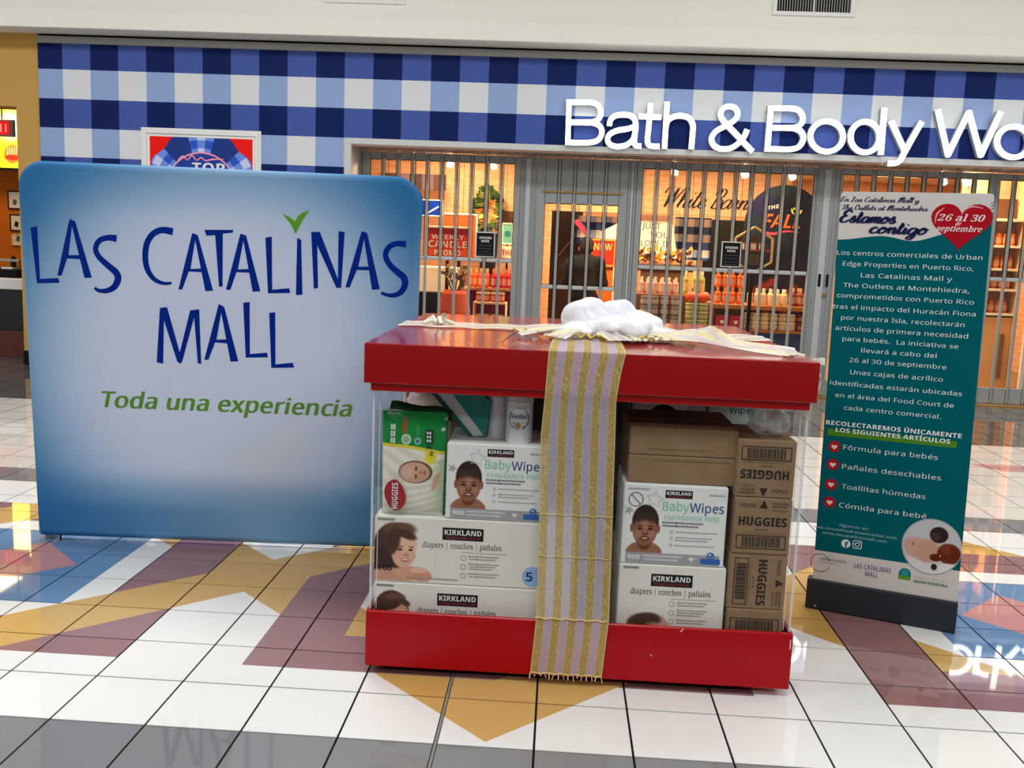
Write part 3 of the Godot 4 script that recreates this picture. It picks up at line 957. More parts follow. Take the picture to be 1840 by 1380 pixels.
func store_gate() -> void:
	gate_bay("clear folding gate leaf left of the shop door, over the red candle poster", -2.158, -0.552, 10, -2.25, -0.49, 1.365, 2.425)
	gate_post("gray gate post between the candle poster leaf and the shop door leaf", -0.488, -0.312)
	gate_bay("gate leaf with solid upper panels and a gold strip, person in black behind it", -0.217, 0.597, 5, -0.31, 0.69, 1.1, 2.016, 2.148)
	gate_post("gray gate post left of the White Barn gate leaf", 0.692, 0.775)
	gate_bay("clear folding gate leaf in front of the White Barn lettering", 0.843, 2.686, 11, 0.777, 2.71, 1.36, 2.425)
	gate_post("wide gray gate post with two black finger pulls left of the teal sign", 2.712, 2.96, true)
	gate_bay("clear folding gate leaf mostly hidden by the teal sign", 2.985, 4.538, 9, 2.962, 4.6, 1.384, 2.44)
	gate_bay("clear folding gate leaf at the photo's right edge, past the teal sign", 4.645, 6.5, 11, 4.602, 6.6, 1.384, 2.44)
	obj("jamb", MB.new().span(-2.305, -2.284, 0.012, 2.535, -10.8, -10.72), M.gate, get_node("trim_4"))
	# two black notices fixed to the gate
	for k in 2:
		var at: Vector3 = [Vector3(-0.866, 1.405, -10.732), Vector3(1.876, 1.405, -10.732)][k]
		var t := thing("notice", ["black opening hours notice in silver frame beside the red candle poster", "black opening hours notice in silver frame in front of the gold hexagon"][k], "notice", at)
		obj("frame", MB.new().span(-0.11, 0.11, 0, 0.285, -0.004, 0.004, 0.003), M.frame_gray, t)
		obj("sheet", MB.new().span(-0.096, 0.096, 0.014, 0.271, 0.004, 0.006), M.black, t)
		words(t, "OPENING", "bold", M.white, -0.07, 0.07, 0.205, 0.026, 0.0065)
		words(t, "HOUR", "bold", M.white, -0.045, 0.045, 0.168, 0.026, 0.0065)
		for y in [0.13, 0.095, 0.06, 0.03]:
			obj("rule", MB.new().span(-0.075, 0.075, y, y + 0.004, 0.006, 0.0065), M.ink_gray, t)

# ------------------------------------------------------------------ inside the shop
func bottle_shape(r: float, h: float) -> MB:
	return MB.new().lathe(PackedVector2Array([Vector2(0, 0), Vector2(r * 0.9, 0), Vector2(r, h * 0.04), Vector2(r, h * 0.62), Vector2(r * 0.8, h * 0.72), Vector2(r * 0.34, h * 0.76), Vector2(r * 0.34, h * 0.8)]), Vector3.ZERO, 12)

func make_bottle(label: String, group: String, body: String, cap: String, r := 0.034, h := 0.2) -> Node3D:
	var t := thing("bottle", label, "bottle", Vector3.ZERO, 0.0, group)
	obj("body", bottle_shape(r, h), mat(body, 0.2), t)
	obj("cap", MB.new().lathe(PackedVector2Array([Vector2(r * 0.45, h * 0.78), Vector2(r * 0.45, h), Vector2(0, h)]), Vector3.ZERO, 12), mat(cap, 0.4), t)
	obj("sticker", MB.new().lathe(PackedVector2Array([Vector2(r * 1.02, h * 0.16), Vector2(r * 1.02, h * 0.5)]), Vector3.ZERO, 12), mat(Color(body).lerp(Color("#e0c8a0"), 0.5).to_html(false), 0.6), t)
	return t

func make_jar(label: String, group: String, body: String, lid: String, r := 0.05, h := 0.1) -> Node3D:
	var t := thing("candle_jar", label, "candle", Vector3.ZERO, 0.0, group)
	obj("glass", MB.new().lathe(PackedVector2Array([Vector2(0, 0), Vector2(r * 0.92, 0), Vector2(r, h * 0.08), Vector2(r, h * 0.78), Vector2(r * 0.95, h * 0.82)]), Vector3.ZERO, 14), mat(body, 0.15), t)
	obj("lid", MB.new().lathe(PackedVector2Array([Vector2(r * 1.02, h * 0.8), Vector2(r * 1.02, h), Vector2(0, h * 1.02)]), Vector3.ZERO, 14), mat(lid, 0.3, 0.5), t)
	obj("sticker", MB.new().lathe(PackedVector2Array([Vector2(r * 1.015, h * 0.2), Vector2(r * 1.015, h * 0.64)]), Vector3.ZERO, 14), mat(Color(body).lerp(Color("#d8c0a0"), 0.5).to_html(false), 0.6), t)
	return t

func row_of(first: Node3D, xs: Array, y: float, z: float) -> void:
	var start: bool = first.get_meta("placed", false)
	for k in xs.size():
		var turn := rng.randf() * 0.8
		var at := Vector3(xs[k], y, z + rng.randf_range(-0.01, 0.01))
		if k == 0 and not start:
			first.position = at; first.rotation.y = turn
			first.set_meta("placed", true)
		else: dup(first, at, turn)

func spread(a: float, b: float, n: int) -> Array:
	var out := []
	for k in n: out.append(lerpf(a, b, (k + 0.5) / n))
	return out

func board(called: String, label: String, cat: String, x0: float, x1: float, y0: float, y1: float, z: float, m: Material, edge: Material = null, w := 0.02) -> Node3D:
	# an upright board with a rim, lower edge at y0
	var t := thing(called, label, cat, Vector3((x0 + x1) / 2, y0, z))
	var hw := (x1 - x0) / 2; var h := y1 - y0
	if edge:
		var f := MB.new()
		f.span(-hw, hw, h - w, h, -0.012, 0.014, 0.003); f.span(-hw, hw, 0, w, -0.012, 0.014, 0.003)
		f.span(-hw, -hw + w, w, h - w, -0.012, 0.014, 0.003); f.span(hw - w, hw, w, h - w, -0.012, 0.014, 0.003)
		obj("frame", f, edge, t)
		obj("sheet", MB.new().span(-hw + w, hw - w, w, h - w, -0.008, 0.006), m, t)
	else:
		obj("sheet", MB.new().span(-hw, hw, 0, h, -0.012, 0.006, 0.003), m, t)
	return t

func leaf_shape(l: float, w: float) -> MB:
	var p := PackedVector2Array()
	for k in 5: p.append(Vector2(sin(PI * k / 5.0) * w * 0.5, l * k / 5.0))
	p.append(Vector2(0, l))
	for k in range(4, 0, -1): p.append(Vector2(-sin(PI * k / 5.0) * w * 0.5, l * k / 5.0))
	return MB.new().prism(p, 0, 0.003)

func shop_inside() -> void:
	struct("floor_shop", MB.new().span(-5.6, 9, 0, 0.012, -16.2, -10.9), mat("#8a6a4c", 0.4))
	struct("ceiling_shop", MB.new().span(-5.6, 9, 2.78, 2.9, -16.2, -10.82), mat("#c9b9a4", 0.8))
	struct("wall_shop_back", MB.new().span(-5.6, 9, 0.012, 2.78, -16.2, -15.6), M.wood)
	struct("wall_shop_left", MB.new().span(-5.73, -2.75, 0, 2.78, -16.2, -10.83), M.wood)
	struct("wall_shop_right", MB.new().span(6.75, 9, 0, 2.78, -16.2, -10.8), M.wood)
	# warm lamps of the shop
	for p in [[-1.4, -11.7], [0.6, -11.9], [2.2, -11.9], [4.8, -11.9], [-0.9, -14.0], [2.0, -14.3], [4.8, -14.0]]:
		var t := thing("shop_light", "small warm panel lamp in the shop ceiling", "lamp", Vector3(p[0], 2.77, p[1]), 0.0, "shop ceiling lamps")
		obj("diffuser", MB.new().box(Vector3(0, 0, 0), Vector3(0.62, 0.02, 0.62)), glow("#ffd9a0", 1.5), t)
		area(t, Vector3(0, -0.02, 0), Vector2(0.6, 0.6), Color(1.0, 0.87, 0.68), SHOP_POWER)
	var spots := [-1.445, -0.895, 1.345, 2.205, 2.785, 4.6, 4.885]
	var says := ["glowing spotlight high left of the wreath", "glowing spotlight above the wreath", "glowing spotlight above the W of White Barn", "glowing spotlight between White Barn and the arched sign", "glowing spotlight above the arched sign", "glowing spotlight over the top edge of the teal sign", "glowing spotlight above the teal sign's right corner"]
	for k in spots.size():
		var t := thing("spotlight", says[k], "lamp", Vector3(spots[k], 2.52, -12.0))
		obj("can", MB.new().lathe(PackedVector2Array([Vector2(0.03, -0.01), Vector2(0.045, -0.02), Vector2(0.05, 0.1), Vector2(0.02, 0.12), Vector2(0.0, 0.12)]), Vector3.ZERO, 14).turned(Transform3D(Basis(Vector3.RIGHT, -0.6), Vector3(0, 0.0, -0.04))), M.white, t)
		obj("stem", MB.new().tube([Vector3(0, 0.1, -0.1), Vector3(0, 0.26, -0.1)], 0.01), M.white, t)
		obj("bulb", MB.new().lathe(PackedVector2Array([Vector2(0, -0.036), Vector2(0.026, -0.026), Vector2(0.037, 0), Vector2(0.026, 0.026), Vector2(0, 0.036)]), Vector3.ZERO, 14), glow("#fff2d8", 7.0), t)
	# timber frontages deeper in the shop
	var wb := thing("wood_fascia", "warm timber fascia carrying the black White Barn script", "fascia", Vector3(1.9, 2.06, -13.2))
	for k in 7:
		obj("plank", MB.new().span(-1.15 + 0.33 * k, -0.824 + 0.33 * k, 0, 0.71, -0.05, 0.0, 0.004), M.wood, wb)
	var script := hand_mesh("White Barn", -0.58, 0.62, 0.1, 0.125, 0.16, 0.45, 0.012, 0.008)
	obj("lettering", script, M.black, wb)
	var lw := thing("wood_wall", "tall orange timber wall panel behind the wreath", "wall panel", Vector3(-1.06, 0.012, -12.7))
	for k in 4:
		obj("plank", MB.new().span(-0.56 + 0.285 * k, -0.278 + 0.285 * k, 0, 2.76, -0.05, 0.0, 0.004), M.wood, lw)
	obj("dark_band", MB.new().span(0.2, 0.58, 1.855, 1.99, 0.0, 0.02), M.dark_wood, lw)
	var vl := thing("plaid_valance", "brown plaid valance hanging high behind the blue banner's right corner", "valance", Vector3(-1.93, 2.22, -12.4))
	for k in 5:
		obj("panel", MB.new().span(-0.4 + 0.16 * k, -0.245 + 0.16 * k, 0, 0.2, -0.02, 0.0, 0.004), mat(["#4a3430", "#6b5560", "#3a2a2c", "#5d4850", "#4a3430"][k], 0.8), vl)
	for x in [-0.36, 0.36]: obj("cord", MB.new().tube([Vector3(x, 0.19, -0.01), Vector3(x, 0.56, -0.01)], 0.004, 5), M.black, vl)
	var sh := thing("wood_board", "light timber board above the plaid valance", "board", Vector3(-2.13, 2.44, -12.7))
	obj("board", MB.new().span(-0.5, 0.52, 0, 0.32, -0.03, 0.0, 0.004), M.wood, sh)
	var ns := board("hanging_sign", "navy hanging sign with white arrow left of the wreath", "sign", -1.97, -1.53, 1.88, 2.09, -12.2, M.navy, M.white, 0.014)
	rules(ns, -0.14, 0.1, [0.125], 0.035, M.white)
	rules(ns, -0.14, 0.02, [0.085], 0.018, M.white)
	obj("arrow", MB.new().prism(PackedVector2Array([Vector2(-0.02, 0.03), Vector2(0.0, 0.02), Vector2(0.16, 0.12), Vector2(0.15, 0.135)]), 0.006, 0.008), M.white, ns)
	for k in 2:
		obj("wire", MB.new().tube([Vector3(-0.15 + 0.3 * k, 0.21, 0), Vector3(-0.15 + 0.3 * k, 0.88, 0)], 0.004, 5), M.black, ns)
	# wreath
	var wr := thing("wreath", "oval green wreath with orange and yellow leaves on the timber wall", "wreath", Vector3(-1.0, 1.73, -12.6))
	var ring := []
	for k in 25:
		ring.append(Vector3(cos(TAU * k / 24) * 0.105, 0.27 + sin(TAU * k / 24) * 0.2, 0.0))
	obj("ring", MB.new().tube(ring, 0.03, 8), M.dark_wood, wr)
	var lf := leaf_shape(0.11, 0.055)
	var lm := [mat("#2a441c", 0.6), mat("#1f3418", 0.6), mat("#6a6a2a", 0.6), mat("#c8621c", 0.6), mat("#d8b04a", 0.6)]
	for k in 190:
		var a := TAU * k / 73.0
		var inner := rng.randf_range(-1.5, 1.0)
		var o := MeshInstance3D.new()
		o.name = "leaf"
		var pick := 0
		if inner < -0.5: pick = [2, 3, 4, 0][k % 4]
		else: pick = [0, 0, 1, 0, 2][k % 5]
		o.mesh = lf.mesh(lm[pick]) if not M.has("leaf%d" % pick) else M["leaf%d" % pick]
		M["leaf%d" % pick] = o.mesh
		o.position = Vector3(cos(a) * (0.1 + 0.04 * inner), 0.26 + sin(a) * (0.21 + 0.055 * inner), 0.025 + rng.randf() * 0.03)
		o.rotation = Vector3(rng.randf_range(-0.5, 0.5), rng.randf_range(-0.5, 0.5), a - PI / 2 + rng.randf_range(-0.9, 0.9))
		wr.add_child(o, true)
	var cone := thing("dark_urn", "tall dark planter standing under the green wreath", "planter", Vector3(-0.955, 1.013, -12.33))
	obj("body", MB.new().lathe(PackedVector2Array([Vector2(0, 0), Vector2(0.09, 0), Vector2(0.12, 0.62), Vector2(0.11, 0.66)]), Vector3.ZERO, 16), M.black, cone)
	obj("rim", MB.new().lathe(PackedVector2Array([Vector2(0.11, 0.64), Vector2(0.13, 0.65), Vector2(0.13, 0.68), Vector2(0.0, 0.66)]), Vector3.ZERO, 16), M.black, cone)
	# posters in the left bay
	var red := mat("#d8321c", 0.5)
	var p1 := board("easel_poster", "red and orange poster reading WEEKLY CANDLE PROMO in a white frame", "poster", -1.66, -1.13, 1.36, 1.75, -11.6, red, mat("#f0d8b8", 0.5), 0.022)
	obj("top_band", MB.new().span(-0.243, 0.243, 0.29, 0.368, 0.006, 0.008), mat("#a8181c", 0.5), p1)
	obj("low_band", MB.new().span(-0.243, 0.243, 0.022, 0.115, 0.006, 0.008), mat("#e8560f", 0.5), p1)
	words(p1, "WEEKLY", "bold", M.cream, -0.2, 0.2, 0.235, 0.055, 0.009)
	words(p1, "CANDLE", "bold", M.cream, -0.235, 0.235, 0.135, 0.08, 0.009)
	words(p1, "PROMO", "bold", M.cream, -0.16, 0.16, 0.04, 0.065, 0.009)
	obj("stand", MB.new().span(-0.02, 0.02, -1.35, 0.0, -0.03, -0.012), M.black, p1)
	obj("foot", MB.new().span(-0.15, 0.15, -1.348, -1.32, -0.1, 0.08, 0.004), M.black, p1)
	var p2 := board("standing_poster", "plain red poster standing behind the candle promo poster", "poster", -1.56, -1.10, 1.355, 1.935, -12.3, mat("#e04a1e", 0.5), mat("#f0d8b8", 0.5), 0.022)
	obj("stand", MB.new().span(-0.02, 0.02, -1.345, 0.0, -0.03, -0.012), M.black, p2)
	var p3 := board("small_poster", "small teal picture in a cream frame right of the wreath", "poster", -0.80, -0.645, 1.562, 1.842, -12.52, mat("#5fa08c", 0.5), M.cream, 0.02)
	obj("motif", MB.new().disc(Vector2(0, 0.14), 0.04, 0.006, 0.008), mat("#2e6a6a", 0.5), p3)
	obj("stand", MB.new().span(-0.012, 0.012, -1.54, 0.0, -0.03, -0.012), M.black, p3)
	var p4 := board("shelf_card", "cream card with red THE lettering below the teal picture", "card", -0.80, -0.635, 1.365, 1.54, -12.5, mat("#ecd9b4", 0.5))
	words(p4, "THE", "bold", mat("#a83020", 0.5), -0.065, 0.065, 0.06, 0.07, 0.007)
	obj("stand", MB.new().span(-0.012, 0.012, -1.355, 0.0, -0.03, -0.012), M.black, p4)
	var cab := thing("display_cabinet", "cream topped black display cabinet below the candle promo poster", "cabinet", Vector3(-1.5, 0.012, -11.95))
	obj("top_box", MB.new().span(-0.27, 0.2, 0.92, 1.24, -0.25, 0.1, 0.01), M.cream, cab)
	obj("lower_box", MB.new().span(-0.27, 0.2, 0.0, 0.92, -0.25, 0.1, 0.01), M.black, cab)
	var side := thing("red_cabinet", "dark red cabinet under the orange bottles near the gate", "cabinet", Vector3(-0.9, 0.012, -12.1))
	obj("body", MB.new().span(-0.3, 0.3, 0, 0.96, -0.35, 0.05, 0.01), mat("#5a1418", 0.5), side)
	obj("top", MB.new().span(-0.32, 0.32, 0.96, 1.0, -0.37, 0.07, 0.006), M.wood, side)
	var o1 := make_bottle("orange bottle on the dark red cabinet in the left shop bay", "bottles on the red cabinet", "#d8541c", "#e8a24a", 0.032, 0.24)
	row_of(o1, spread(-1.18, -0.9, 4), 1.012, -11.98); row_of(o1, spread(-1.18, -0.9, 4), 1.012, -12.12)
	var o2 := make_bottle("red bottle on the dark red cabinet in the left shop bay", "red bottles on the red cabinet", "#b8201c", "#e06a3a", 0.032, 0.24)
	row_of(o2, spread(-0.88, -0.6, 4), 1.012, -11.98); row_of(o2, spread(-0.88, -0.6, 4), 1.012, -12.12)
	var pot := thing("clay_pot", "large round terracotta pot with a dried plant in the left shop bay", "pot", Vector3(-1.25, 0.0, -11.27))
	obj("bowl", MB.new().lathe(PackedVector2Array([Vector2(0, 0.012), Vector2(0.1, 0.012), Vector2(0.17, 0.4), Vector2(0.19, 0.75), Vector2(0.16, 0.96), Vector2(0.13, 1.0), Vector2(0.12, 0.95)]), Vector3.ZERO, 20), mat("#b84a2c", 0.6), pot)
	for k in 16:
		var o := obj("twig", MB.new().tube([Vector3(0, 0.93, 0), Vector3(rng.randf_range(-0.1, 0.14), 1.1, rng.randf_range(-0.08, 0.08)), Vector3(rng.randf_range(-0.15, 0.2), rng.randf_range(1.16, 1.3), rng.randf_range(-0.1, 0.1))], 0.006, 5), M.dark_wood, pot)
		var l2 := MeshInstance3D.new()
		l2.name = "dry_leaf"
		l2.mesh = leaf_shape(0.07, 0.04).mesh([mat("#7a5a2a", 0.7), mat("#c8a06a", 0.7), mat("#5c4420", 0.7)][k % 3])
		l2.position = Vector3(rng.randf_range(-0.12, 0.16), rng.randf_range(1.03, 1.27), rng.randf_range(0, 0.1)); l2.rotation.z = rng.randf_range(-2, 2)
		o.add_child(l2, true)
	var shf := thing("shelf_rack", "low timber rack with two shelves right of the terracotta pot", "shelf", Vector3(-0.85, 0.012, -11.6))
	for y in [0.3, 0.55, 0.82]:
		obj("shelf", MB.new().span(-0.2, 0.2, y, y + 0.025, -0.15, 0.1, 0.004), M.wood, shf)
	for x in [-0.2, 0.19]:
		obj("side", MB.new().span(x, x + 0.012, 0, 0.845, -0.15, 0.1, 0.003), M.cream, shf)
	var j1 := make_jar("cream lidded candle jar on the low timber rack", "jars on the low timber rack", "#a8321e", "#e8c890", 0.04, 0.12)
	row_of(j1, spread(-1.03, -0.67, 4), 0.857, -11.6); row_of(j1, spread(-1.03, -0.67, 4), 0.587, -11.6)
	# behind the door leaf
	var beam := thing("wood_lintel", "timber lintel and post just inside the shop door", "lintel", Vector3(0.22, 0.012, -13.0))
	obj("lintel", MB.new().span(-0.62, 0.6, 2.03, 2.3, -0.1, 0, 0.005), M.wood, beam)
	obj("post", MB.new().span(-0.53, -0.38, 0, 2.03, -0.1, 0, 0.005), M.wood, beam)
	var dk := thing("dark_partition", "dark brown partition seen behind the shop door post", "partition", Vector3(0.0, 0.012, -14.0))
	obj("board", MB.new().span(-0.75, 0.28, 0, 2.3, -0.05, 0, 0.004), mat("#2a1912", 0.6), dk)
	obj("handrail", MB.new().tube([Vector3(-0.1, 1.35, 0.03), Vector3(0.2, 1.75, 0.03)], 0.012, 6), M.dark_wood, dk)
	var gh := single("gingham_hanging", MB.new().span(0.2, 0.84, 1.62, 2.01, -13.55, -13.53), M.gingham_small, "blue checked cloth panel hanging behind the person in black", "cloth panel")
	gh.position = Vector3.ZERO
	for x in [0.25, 0.79]: obj("cord", MB.new().tube([Vector3(x, 2.0, -13.54), Vector3(x, 2.78, -13.54)], 0.004, 5), M.black, gh)
	var fl := single("red_pennant", MB.new().prism(PackedVector2Array([Vector2(-0.1, 0.2), Vector2(0.09, -0.0), Vector2(0.08, 0.11), Vector2(-0.02, 0.22)]), 0, 0.006), mat("#e0304a", 0.6), "small red pennant above the person's head", "pennant", Vector3(0.22, 1.72, -12.95))
	obj("cord", MB.new().tube([Vector3(-0.02, 0.2, 0), Vector3(-0.02, 1.0, 0)], 0.004, 5), M.black, fl)
	var wa := single("white_awning", MB.new().prism(PackedVector2Array([Vector2(-0.14, 0), Vector2(0.1, 0), Vector2(0.1, 0.24), Vector2(0.05, 0.2), Vector2(-0.14, 0.1)]), -0.1, 0.0), mat("#e8dccb", 0.7), "white canopy corner above the red NEW poster", "canopy", Vector3(0.65, 1.69, -13.15))
	obj("post", MB.new().span(0.06, 0.09, -1.678, 0.0, -0.07, -0.04), M.white, wa)
	var nw := board("new_poster", "red and orange poster reading NEW beside the person in black", "poster", 0.37, 0.72, 1.32, 1.69, -12.8, mat("#c8281c", 0.5), mat("#e87a3a", 0.5), 0.03)
	words(nw, "NEW", "bold", mat("#f0a060", 0.5), -0.12, 0.12, 0.22, 0.09, 0.007)
	obj("stand", MB.new().span(-0.15, 0.15, -1.308, 0, -0.1, -0.02), mat("#c8641e", 0.5), nw)
	person()
	# right bay: tables and stands
	var wl := thing("sign_stand", "white flared sign with pencil lettering in the right shop bay", "sign", Vector3(1.31, 0.012, -13.4))
	obj("panel", MB.new().prism(PackedVector2Array([Vector2(-0.34, 1.45), Vector2(0.3, 1.45), Vector2(0.18, 2.04), Vector2(-0.28, 2.04)]), -0.03, 0.0), mat("#efe0cc", 0.7), wl)
	obj("post", MB.new().span(-0.03, 0.03, 0, 1.45, -0.03, 0), M.dark_wood, wl)
	words(wl, "JUST", "sans", mat("#5a4a6a", 0.6), -0.22, 0.04, 1.85, 0.08, 0.003)
	words(wl, "YOU", "sans", mat("#5a4a6a", 0.6), -0.1, 0.16, 1.73, 0.08, 0.003)
	words(wl, "LOVE IT!", "sans", mat("#5a4a6a", 0.6), -0.22, 0.2, 1.61, 0.08, 0.003)
	var gc := single("gingham_curtain", MB.new().span(1.62, 2.14, 1.45, 2.06, -14.05, -14.02), M.gingham_small, "blue and white checked curtain below the White Barn fascia", "curtain")
	for x in [1.68, 2.08]: obj("cord", MB.new().tube([Vector3(x, 2.05, -14.03), Vector3(x, 2.78, -14.03)], 0.004, 5), M.black, gc)
	var bs := thing("dark_alcove", "black alcove between the checked curtain and the arched sign", "alcove", Vector3(2.6, 0.012, -14.5))
	obj("board", MB.new().span(-0.48, 0.4, 0, 2.05, -0.05, 0, 0.004), mat("#17100c", 0.7), bs)
	var ar := thing("arched_sign", "dark blue arched standing sign with orange FALL lettering", "sign", Vector3(2.81, 0.012, -12.42))
	var ap := PackedVector2Array([Vector2(-0.49, 0), Vector2(0.49, 0)])
	for k in 17: ap.append(Vector2(cos(PI * k / 16) * 0.49, 1.95 + sin(PI * k / 16) * 0.49))
	obj("panel", MB.new().prism(ap, -0.05, 0.0), pic(arch_picture(), 0.5), ar)
	words(ar, "THE", "bold", mat("#d8b0a0", 0.5), -0.22, -0.08, 2.12, 0.045, 0.004, 0.0, 0.03)
	words(ar, "FALL", "bold", mat("#e2541e", 0.5), -0.27, 0.22, 1.9, 0.17, 0.004, 0.25)
	obj("swash", MB.new().ribbon(smooth(PackedVector2Array([Vector2(-0.26, 1.86), Vector2(-0.14, 1.82), Vector2(0.04, 1.86), Vector2(0.2, 1.85)])), stretch_widths(PackedFloat32Array([0.01, 0.035, 0.02, 0.006]), 16), 0, 0.004), mat("#d8404a", 0.5), ar)
	for k in 5:
		obj("leaf", leaf_shape(0.1, 0.05).turned(Transform3D(Basis(Vector3.BACK, -0.9 + 0.4 * k), Vector3(0.14, 2.07, 0.003))), mat("#b8a82a", 0.6), ar)
	var hx := thing("hexagon_stand", "gold hexagon frame stand holding small candles before the arched sign", "stand", Vector3(2.26, 1.36, -11.45))
	var hp := []
	for k in 7: hp.append(Vector3(sin(TAU * k / 6) * 0.25, 0.25 + cos(TAU * k / 6) * 0.27, 0))
	for k in 6:
		obj("rod", MB.new().tube([hp[k], hp[k + 1]], 0.015, 6), mat("#d8b070", 0.4, 0.4), hx)
	obj("back", MB.new().disc(Vector2(0, 0.25), 0.2, -0.05, -0.04, 6), mat("#4a4432", 0.7), hx)
	obj("shelf", MB.new().span(-0.2, 0.2, 0.24, 0.255, -0.06, 0.02), mat("#b84a3a", 0.5), hx)
	obj("stand", MB.new().span(-0.02, 0.02, -1.348, 0.0, -0.02, 0.02), M.black, hx)
	var h1 := make_jar("small white candle jar inside the gold hexagon stand", "jars in the gold hexagon", "#e8cfc0", "#c87a6a", 0.035, 0.08)
	row_of(h1, spread(2.12, 2.4, 3), 1.617, -11.455)
	var fb := thing("flower_basket", "basket of brown and gold autumn leaves behind the gate", "flowers", Vector3(1.35, 1.3, -12.6))
	obj("basket", MB.new().span(-0.4, 0.4, 0.0, 0.1, -0.12, 0.12, 0.02), M.dark_wood, fb)
	for k in 90:
		var l3 := MeshInstance3D.new()
		l3.name = "leaf"
		var key := "autumn%d" % (k % 5)
		if not M.has(key): M[key] = leaf_shape(0.09, 0.06).mesh(mat(["#c8781e", "#e0a03a", "#6a2a1a", "#48301c", "#d8903a"][k % 5], 0.6))
		l3.mesh = M[key]
		var ph := rng.randf() * TAU
		l3.position = Vector3(rng.randf_range(-0.38, 0.38), 0.08 + rng.randf() * 0.17, rng.randf_range(-0.08, 0.12)); l3.rotation = Vector3(rng.randf_range(-0.8, 0.8), ph, rng.randf_range(-1.5, 1.5))
		fb.add_child(l3, true)
	obj("stand", MB.new().span(-0.3, 0.3, -1.288, 0.0, -0.1, 0.1), M.dark_wood, fb)
	# display table with candle pyramid
	var tb := thing("display_table", "long timber display table behind the White Barn gate leaf", "table", Vector3(2.0, 0.012, -11.9))
	obj("top", MB.new().span(-0.15, 1.08, 0.88, 0.94, -0.35, 0.25, 0.006), mat("#a8622e", 0.45), tb)
	obj("lower_shelf", MB.new().span(-0.15, 1.08, 0.6, 0.64, -0.35, 0.2, 0.006), mat("#a8622e", 0.45), tb)
	obj("cloth", MB.new().span(-0.16, 1.09, 0.0, 0.6, -0.36, 0.21, 0.01), mat("#22345a", 0.8), tb)
	for x in [-0.15, 1.04]:
		obj("leg", MB.new().span(x, x + 0.05, 0.64, 0.88, -0.3, 0.2, 0.005), mat("#7a4420", 0.5), tb)
	var tj := make_bottle("cream tall bottle on the timber display table", "cream bottles on the display table", "#e8b87a", "#f2dcb4", 0.034, 0.2)
	row_of(tj, spread(2.28, 2.78, 6), 0.952, -11.75); row_of(tj, spread(2.3, 2.78, 6), 0.952, -11.85)
	var tk := make_bottle("brown bottle at the right end of the display table", "brown bottles on the display table", "#8a3a1e", "#d8a070", 0.034, 0.22)
	row_of(tk, spread(2.8, 3.06, 3), 0.952, -11.76); row_of(tk, spread(2.8, 3.06, 3), 0.952, -11.86)
	var ob := make_bottle("bright orange bottle on the display table by the gate", "orange bottles on the display table", "#f0560f", "#f0781e", 0.04, 0.2)
	row_of(ob, spread(1.88, 2.24, 4), 0.952, -11.75); row_of(ob, spread(1.88, 2.24, 4), 1.155, -11.8)
	var lj := make_jar("cream candle jar on the lower shelf of the display table", "jars on the lower table shelf", "#c89a62", "#f0dcb0", 0.051, 0.1)
	row_of(lj, spread(2.25, 2.9, 6), 0.652, -11.76); row_of(lj, spread(2.25, 2.9, 6), 0.755, -11.78)
	var rj := make_jar("dark red candle jar at the right of the lower table shelf", "red jars on the lower table shelf", "#6a1a14", "#8a4a2a", 0.055, 0.1)
	row_of(rj, spread(2.9, 3.04, 1), 0.652, -11.76); row_of(rj, spread(2.9, 3.04, 1), 0.755, -11.78)
	for k in 2:
		var bx := thing("gift_carton", ["red carton on the lower table shelf, left one", "red carton on the lower table shelf, right one"][k], "carton", Vector3(1.99 + 0.17 * k, 0.652, -11.74))
		obj("body", MB.new().span(-0.08, 0.08, 0, 0.16, -0.06, 0.06, 0.004), mat("#a8303a", 0.5), bx)
		obj("seal", MB.new().span(-0.02, 0.02, 0.06, 0.1, 0.06, 0.062), M.cream, bx)
	# candle pyramid at the left of the bay
	var st := thing("display_block", "cream display block beside the stacked gray candles", "block", Vector3(1.2, 0.012, -11.8))
	obj("block", MB.new().span(-0.3, 0.6, 0.0, 0.53, -0.2, 0.2, 0.008), mat("#d8b88c", 0.6), st)
	obj("back_block", MB.new().span(-0.3, 0.6, 0.53, 1.02, -0.2, -0.02, 0.008), mat("#7a5034", 0.6), st)
	var gj := make_jar("gray striped candle jar in the stacked pyramid", "stacked gray candles", "#7a6256", "#a89486", 0.052, 0.115)
	for r in 4: row_of(gj, spread(0.98, 1.46, 4), 0.542 + 0.119 * r, -11.68)
	var wbt := make_bottle("pink and cream bottle on top of the stacked candles", "bottles over the stacked candles", "#d89a84", "#f2d8c0", 0.034, 0.2)
	row_of(wbt, spread(0.95, 1.45, 6), 1.042, -11.72)
	var wbu := make_bottle("orange small bottle behind the pink bottles", "small bottles behind the pink ones", "#c8481e", "#f0b070", 0.034, 0.18)
	row_of(wbu, spread(0.95, 1.45, 6), 1.035, -11.9)
	var gy := make_jar("green and yellow striped candle jar in the middle of the right bay", "green striped jars", "#7a7a2a", "#e0d29a", 0.064, 0.1)
	for r in 4: row_of(gy, spread(1.52, 1.82, 2), 0.545 + 0.102 * r, -11.66)
	for k in 2:
		var pk := thing("pumpkin", ["small orange pumpkin on the green jars, left one", "small orange pumpkin on the green jars, right one"][k], "pumpkin", Vector3(1.6 + 0.15 * k, 0.955, -11.66))
		var rows := []
		for j in 9:
			var row := PackedVector3Array()
			for i in 33:
				var a := TAU * i / 32; var b := PI * j / 8
				var r := sin(b) * 0.075 * (1.0 + 0.08 * cos(a * 8))
				row.append(Vector3(cos(a) * r, 0.07 - cos(b) * 0.065, -sin(a) * r))
			rows.append(row)
		obj("body", MB.new().grid(rows, true), mat("#e0440f", 0.4), pk)
